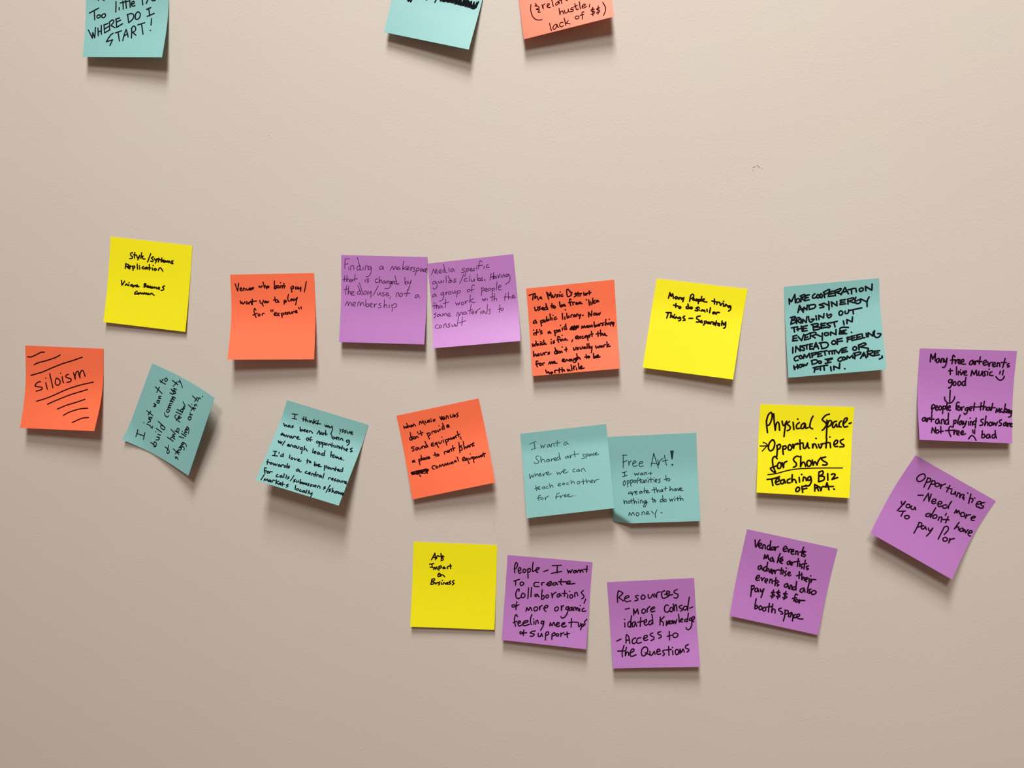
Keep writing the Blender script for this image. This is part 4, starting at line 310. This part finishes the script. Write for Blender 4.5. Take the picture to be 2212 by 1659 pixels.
# ------------------------------------------------------------------ handwriting alphabet
# letter: (advance, strokes); x-height 10, capitals 18, ascenders 19; a doubled point is a corner
G = {
 'a': (9.5, "8,8 5,10 1,7 0,3 2,0 5,2 8,8 8,8 8,3 10,0.5"), 'b': (8.5, "1,19 1,8 1,0;1,5 4,9 7,8 8,4 6,0 3,0 1,2"),
 'c': (7.5, "7,8.5 5,10 2,9 0,5 1,1 4,0 7,2"), 'd': (9, "8,7 5,9.5 1,7 0,2 3,0 6,2 8,7 8,7 8,19 8,19 8,3 9,0"),
 'e': (8, "0,4.5 4,5 7,7 5,10 2,9 0,5 1,1 4,0 8,2"), 'f': (7, "8,17 6,19 4,17 3.5,11 3,3 2.5,-4;0,9 7,10.5"),
 'g': (9, "8,8 5,10 1,7 0,3 3,0.5 6,3 8,9 8,9 8,-4 5,-9 1,-7"), 'h': (8.5, "1,19 1,0 1,0 1.5,5 4,9 7,8 7.3,3 8,0"),
 'i': (3.5, "1.5,10 1.3,4 2,0;1.8,15 2.1,15.4"), 'j': (4.5, "3,10 3,-4 1,-8 -1,-6;3.2,15 3.5,15.4"),
 'k': (8.5, "1,19 1,0;7,10 1.2,4 1.2,4 4,4 8.5,0"), 'l': (3.5, "1.5,19 1.3,3 2,0"),
 'm': (12.5, "0,10 0.4,5 0,0 0,0 1,6 4,10 5.5,7 5.5,0 5.5,0 6.5,6 9.5,10 11.5,7 11.5,0"), 'n': (8.5, "0,10 0.4,5 0,0 0,0 1,6 4,10 7,8 7.5,0"),
 'o': (8.5, "4,10 1,8 0,4 2,0 6,1 8,5 7,9 4,10"), 'p': (8.5, "1,10 0.8,0 0.5,-9;0.8,5 3,9 6,10 8,7 7,2 4,0 1,1"),
 'q': (9, "8,8 5,10 1,7 0,3 3,0 6,3 8,9 8,9 8,-8 9.5,-9"), 'r': (6.5, "0,10 0.4,5 0.5,0 0.5,0 1.5,6 4,9.7 6.5,9"),
 's': (6.5, "6,9 3,10 1,8 2,6 5,4 5.5,1.5 3,0 0,1"), 't': (6.5, "3,17 2.8,4 4,0 6.5,1;0,10 6.5,11"),
 'u': (8.5, "0,10 0,3 2,0 5,1 7,5 7.3,10 7.3,10 7.3,3 8.5,0"), 'v': (7.5, "0,10 3.5,0 3.5,0 7.5,10"),
 'w': (11.5, "0,10 1,3 3,0 5.5,7 5.5,7 7,1 9,1 11.5,10"), 'x': (7.5, "0,10 7,0;7,10 0,0"),
 'y': (8, "0,10 1,4 3.5,3 7,9;7.5,10 5,1 2,-8"), 'z': (7.5, "0,10 7,10 7,10 0,0 0,0 7,0"),
 'A': (11.5, "0,0 3,10 6,18 6,18 8.5,9 11,0;2,6 9.5,7"), 'B': (8.5, "1,18 0.5,0;0,17 5,18 7.5,14 5,10 1,9.5 1,9.5 7,8.5 8.5,4 5,0.5 0,0"),
 'C': (9.5, "9,15 6,18 2,14 0,8 2,2 6,0 9,3"), 'D': (10.5, "1,18 1,0;0,17 6,17 10,10 7,3 0,0"),
 'E': (8.5, "0.5,18 0,0;0,18 8,18.5;0,9 6.5,9.5;0,0 8.5,0.5"), 'F': (8.5, "0.5,18 0,0;0,17.5 8.5,18.5;0,9 6.5,10"),
 '6': (9.0, "2,17 0.8,9 1,3 4,0 8,2 8.5,6 6,8 2,5"), 'H': (9, "0.5,18 0,0;8,18 8,0;0,9 8,10"),
 'I': (7, "3.5,18 3,0;0,18 7,18;0,0 6.5,0.3"), '1': (3, "1.5,18 1.2,0"), 'K': (9, "0.5,18 0,0;8,18 0.5,8 0.5,8 8.5,0"), 'L': (7.5, "0.5,18 0,0 0,0 7.5,0.5"),
 'M': (11.5, "0,0 1,18 1,18 5.5,6 5.5,6 9.5,18 9.5,18 11,0"), 'N': (9, "0,0 0.5,18 0.5,18 8,0 8,0 8.5,18"),
 'O': (9.5, "5,18 1,15 0,8 3,0.5 7,2 9,9 8,16 5,18"), 'P': (8.5, "1,18 0.5,0;0,16.5 5,18 8,14 6,9 1,8"),
 'Q': (10.5, "5,18 1,15 0,8 3,0.5 7,2 9,9 8,16 5,18;5,6 11,-1"), 'R': (9.5, "1,18 0.5,0;0,16.5 5,18 8,14 5,10 1,9 1,9 9,0"),
 'S': (8.5, "8,16 5,18 2,16 2,12 7,8 8,4 5,0.5 0,2"), 'T': (9.5, "5,18 4.7,0;0,17.5 9.5,18"), 'U': (8.5, "0,18 1,4 4,0 7,4 8.5,18"),
 'V': (8.5, "0,18 4,0 4,0 8.5,18"), 'W': (13, "0,18 3,0 3,0 6.5,12 6.5,12 9.5,0 9.5,0 13,18"), 'Y': (9, "0,18 4,9 4,9;8.5,18 5,9 3,-3"),
 '.': (4, "1.5,0.3 1.9,0.6"), ',': (4, "2,1.5 0.8,-4"), "'": (3, "1.5,18 1.2,14"), '/': (6, "6,19 0,-3"),
 '$': (8, "7,13 4,15 1,12.5 3,9.5 6.5,7 6,3 3,1.5 0,3;4.6,19 3,-2"),
}
GLY = {k: (a, [[tuple(map(float, p.split(','))) for p in st.split()] for st in s.split(';')]) for k, (a, s) in G.items()}

def write_word(rb, text, A, B, U, width, rng):
    """letters of one word stretched from A to B; U is the up vector of twice the x-height"""
    gap = 1.8
    total = sum(GLY[ch][0] for ch in text) + gap * (len(text) - 1)
    x = 0.0
    for ch in text:
        adv, sts = GLY[ch]
        jy = rng.uniform(-.5, .5); js = rng.uniform(.93, 1.06); jr = rng.uniform(-.05, .05)
        for st in sts:
            pts = []
            for (gx, gy) in st:
                wx, wy = rng.uniform(-.45, .45), rng.uniform(-.55, .55)
                px = (x + gx + gy * jr + wx) / total; py = (gy * js + jy + wy) / 20.0
                p = A + (B - A) * px + U * py
                if pts and st[len(pts)] == st[len(pts) - 1]: p = pts[-1].copy()
                pts.append(p)
            rb.stroke(pts, width)
        x += adv + gap

# ------------------------------------------------------------------ the wall
def build_wall():
    x0, x1, z0, z1, th = -2.4, 2.4, 0.0, 3.85, 0.12
    v = [(x0, 0, z0), (x1, 0, z0), (x1, 0, z1), (x0, 0, z1), (x0, th, z0), (x1, th, z0), (x1, th, z1), (x0, th, z1)]
    f = [(0, 1, 2, 3), (5, 4, 7, 6), (4, 0, 3, 7), (1, 5, 6, 2), (3, 2, 6, 7), (4, 5, 1, 0)]
    o = mesh_object("wall_back", v, f, wall_material(), smooth=False)
    o["kind"] = "structure"; o["label"] = "beige painted wall with fine roller texture"
    return o
wall = build_wall()

def tube(name, pts, width, material, parent, flat=0.6):
    """a thin raised line or blob lying on the wall"""
    P3 = [Vector(p) for p in pts]; line = []
    for run in spline(P3): line += run
    L = len(line); v = []; f = []; K = 8
    for i, p in enumerate(line):
        d = line[min(i + 1, L - 1)] - line[max(i - 1, 0)]; d.normalize()
        n = Vector((-d.y, d.x)); t = i / max(1, L - 1); r = width / 2 * (0.35 + 0.65 * math.sin(math.pi * min(max(t, .1), .9)))
        for k in range(K):
            a = 2 * math.pi * k / K
            q = p + n * (r * math.cos(a)); v.append(W(q.x, q.y, max(-0.02, r * flat * math.sin(a))))
    for i in range(L - 1):
        for k in range(K):
            f.append((i * K + k, i * K + (k + 1) % K, (i + 1) * K + (k + 1) % K, (i + 1) * K + k))
    f += [tuple(range(K))[::-1], tuple(range((L - 1) * K, L * K))]
    return mesh_object(name, v, f, material, parent)

for nm, mk, w, runs in MARKS:
    for r in runs: tube(nm, r, w, MARKMAT[mk], wall)

# ------------------------------------------------------------------ the sticky notes
INFO = {
 'start': ('teal', 'teal sticky note at the top left edge lettered WHERE DO I START'),
 'scribble': ('teal', 'teal sticky note at the top middle with dense black scribbling at its upper right'),
 'hustle': ('orange', 'orange sticky note at the top with hustle and lack of dollars in brackets'),
 'style': ('yellow', 'yellow sticky note reading style systems replication, highest of the notes at left'),
 'venues': ('orange', 'orange sticky note with venues who dont pay and the word exposure in quotes'),
 'makerspace': ('purple', 'purple sticky note in thin pen about finding a makerspace without membership'),
 'media': ('purple', 'purple sticky note in thin pen about media specific guilds and clubs'),
 'district': ('orange', 'orange sticky note full of marker writing about the music district and a public library'),
 'trying': ('yellow', 'yellow sticky note reading many people trying to do similar things separately'),
 'synergy': ('teal', 'teal sticky note covered in bold capitals beginning MORE COOPERATION AND SYNERGY'),
 'events': ('purple', 'purple sticky note at the far right with smiling face, arrow and frowning face'),
 'siloism': ('orange', 'orange sticky note at the far left with the single word siloism between slanted lines'),
 'community': ('teal', 'teal sticky note turned sideways with writing about community and struggling artists'),
 'issue': ('teal', 'tilted teal sticky note in small marker beginning I think my issue'),
 'sound': ('orange', 'orange sticky note about music venues and sound equipment with a crossed out word'),
 'shared': ('teal', 'teal sticky note about a shared art space, overlapping the Free Art note'),
 'freeart': ('teal', 'teal sticky note headed Free Art with a bold exclamation mark, left corner tucked under'),
 'physical': ('yellow', 'yellow sticky note reading Physical Space opportunities for shows, with a long underline'),
 'need': ('purple', 'purple sticky note tilted like a diamond headed Opportunities need more'),
 'arts': ('yellow', 'yellow sticky note reading Arts Impact on Business in four tiny lines'),
 'people': ('purple', 'purple sticky note beginning People I want to create collaborations'),
 'resources': ('purple', 'purple sticky note headed Resources with two dashed items, lowest on the wall'),
 'vendor': ('purple', 'purple sticky note about vendor events with three dollar signs and booth space'),
}

def bend(v, a, b):
    def I(v):
        t = min(1.0, max(0.0, (v - a) / (b - a)))
        return (b - a) * (t ** 3 - t ** 4 / 2) + max(0.0, v - b)
    return I(v) / I(1.0)

def build_note(N):
    colour, label = INFO[N['key']]
    TL, TR, BR, BL = [Vector(p) for p in N['corners']]
    hL, hR, a, b, base = N['lift']
    org = (TL + TR) / 2; o3 = W(org.x, org.y, base)
    root = bpy.data.objects.new("sticky_note", None); COL.objects.link(root)
    root.location = o3; root.empty_display_size = 0.02
    root["label"] = label; root["category"] = "sticky note"; root["group"] = "sticky notes on the wall"

    def raw(u, v):
        p = (TL * (1 - u) + TR * u) * (1 - v) + (BL * (1 - u) + BR * u) * v
        z = base + ((hL - base) * (1 - u) + (hR - base) * u) * bend(v, a, b)
        z += 0.10 * math.sin(5 * u + 3 * v) * v              # paper is never quite flat
        if N['key'] == 'community':                          # one corner of the sticky edge has peeled a little
            z += 3.5 * max(0.0, 1 - u * 76.2 / 20 - v * 76.2 / 32) ** 1.7
        if N['key'] == 'freeart':                            # the lower left corner is creased back towards the wall
            d = ((v - 0.845) * 76.2 * 0.225 - u * 76.2 * 0.155) / 0.2732
            if d > 0: z -= 0.85 * (d - 0.6 * (1 - math.exp(-d / 0.6)))
        return W(p.x, p.y, max(z, 0.3))
    def point(x, y, lift):                                   # x, y in mm of note side (76.2), lift along the normal
        u, v = x / 76.2, y / 76.2
        p = raw(u, v)
        if lift:
            e = 0.004
            n = (raw(u, v + e) - p).cross(raw(u + e, v) - p)
            n.normalize()
            if n.y > 0: n = -n
            p = p + n * (lift * MM)
        return p - o3
    # the sheet: front, back and a thin rim
    n = 44; th = 0.05
    v = []; f = []
    for side, z in ((0, th), (1, -th)):
        for j in range(n + 1):
            for i in range(n + 1): v.append(point(76.2 * i / n, 76.2 * j / n, z))
    M = (n + 1) ** 2
    for j in range(n):
        for i in range(n):
            q = (j * (n + 1) + i, (j + 1) * (n + 1) + i, (j + 1) * (n + 1) + i + 1, j * (n + 1) + i + 1)
            f.append(q); f.append(tuple(M + k for k in q[::-1]))
    rim = [i for i in range(n)] + [k * (n + 1) + n for k in range(n)] + [n * (n + 1) + n - i for i in range(n)] + [(n - k) * (n + 1) for k in range(n)]
    for k in range(len(rim)):
        p, q = rim[k], rim[(k + 1) % len(rim)]
        t = len(v); v += [v[p], v[q], v[q + M], v[p + M]]    # own vertices keep the cut edge crisp
        f.append((t, t + 1, t + 2, t + 3))
    mesh_object("paper", v, f, PAPER[colour], root)

    def pts(flat): return [Vector((flat[i] * 0.0762, flat[i + 1] * 0.0762)) for i in range(0, len(flat), 2)]
    fine = N['pen'] < 0.8 and colour in ('teal', 'purple')
    im = INK['fine_' + colour] if fine else INK[colour]
    rng = random.Random(N['key'])
    parts = {}
    hw = Ribbon(point)
    for text, *k in N['words']:
        A, B, U = pts(k)
        write_word(hw, text, A, B, U, N['pen'], rng)
    marks = []
    for nm, w, strokes in N['marks']:
        if nm == 'handwriting': rb = hw
        else: rb = Ribbon(point); marks.append((nm, rb))
        for st in strokes: rb.stroke(pts(st), w)
    if hw.v: mesh_object("handwriting", hw.v, hw.f, im, root, smooth=False)
    for nm, rb in marks: mesh_object(nm, rb.v, rb.f, im, root, smooth=False)
    return root

for N in NOTES: build_note(N)
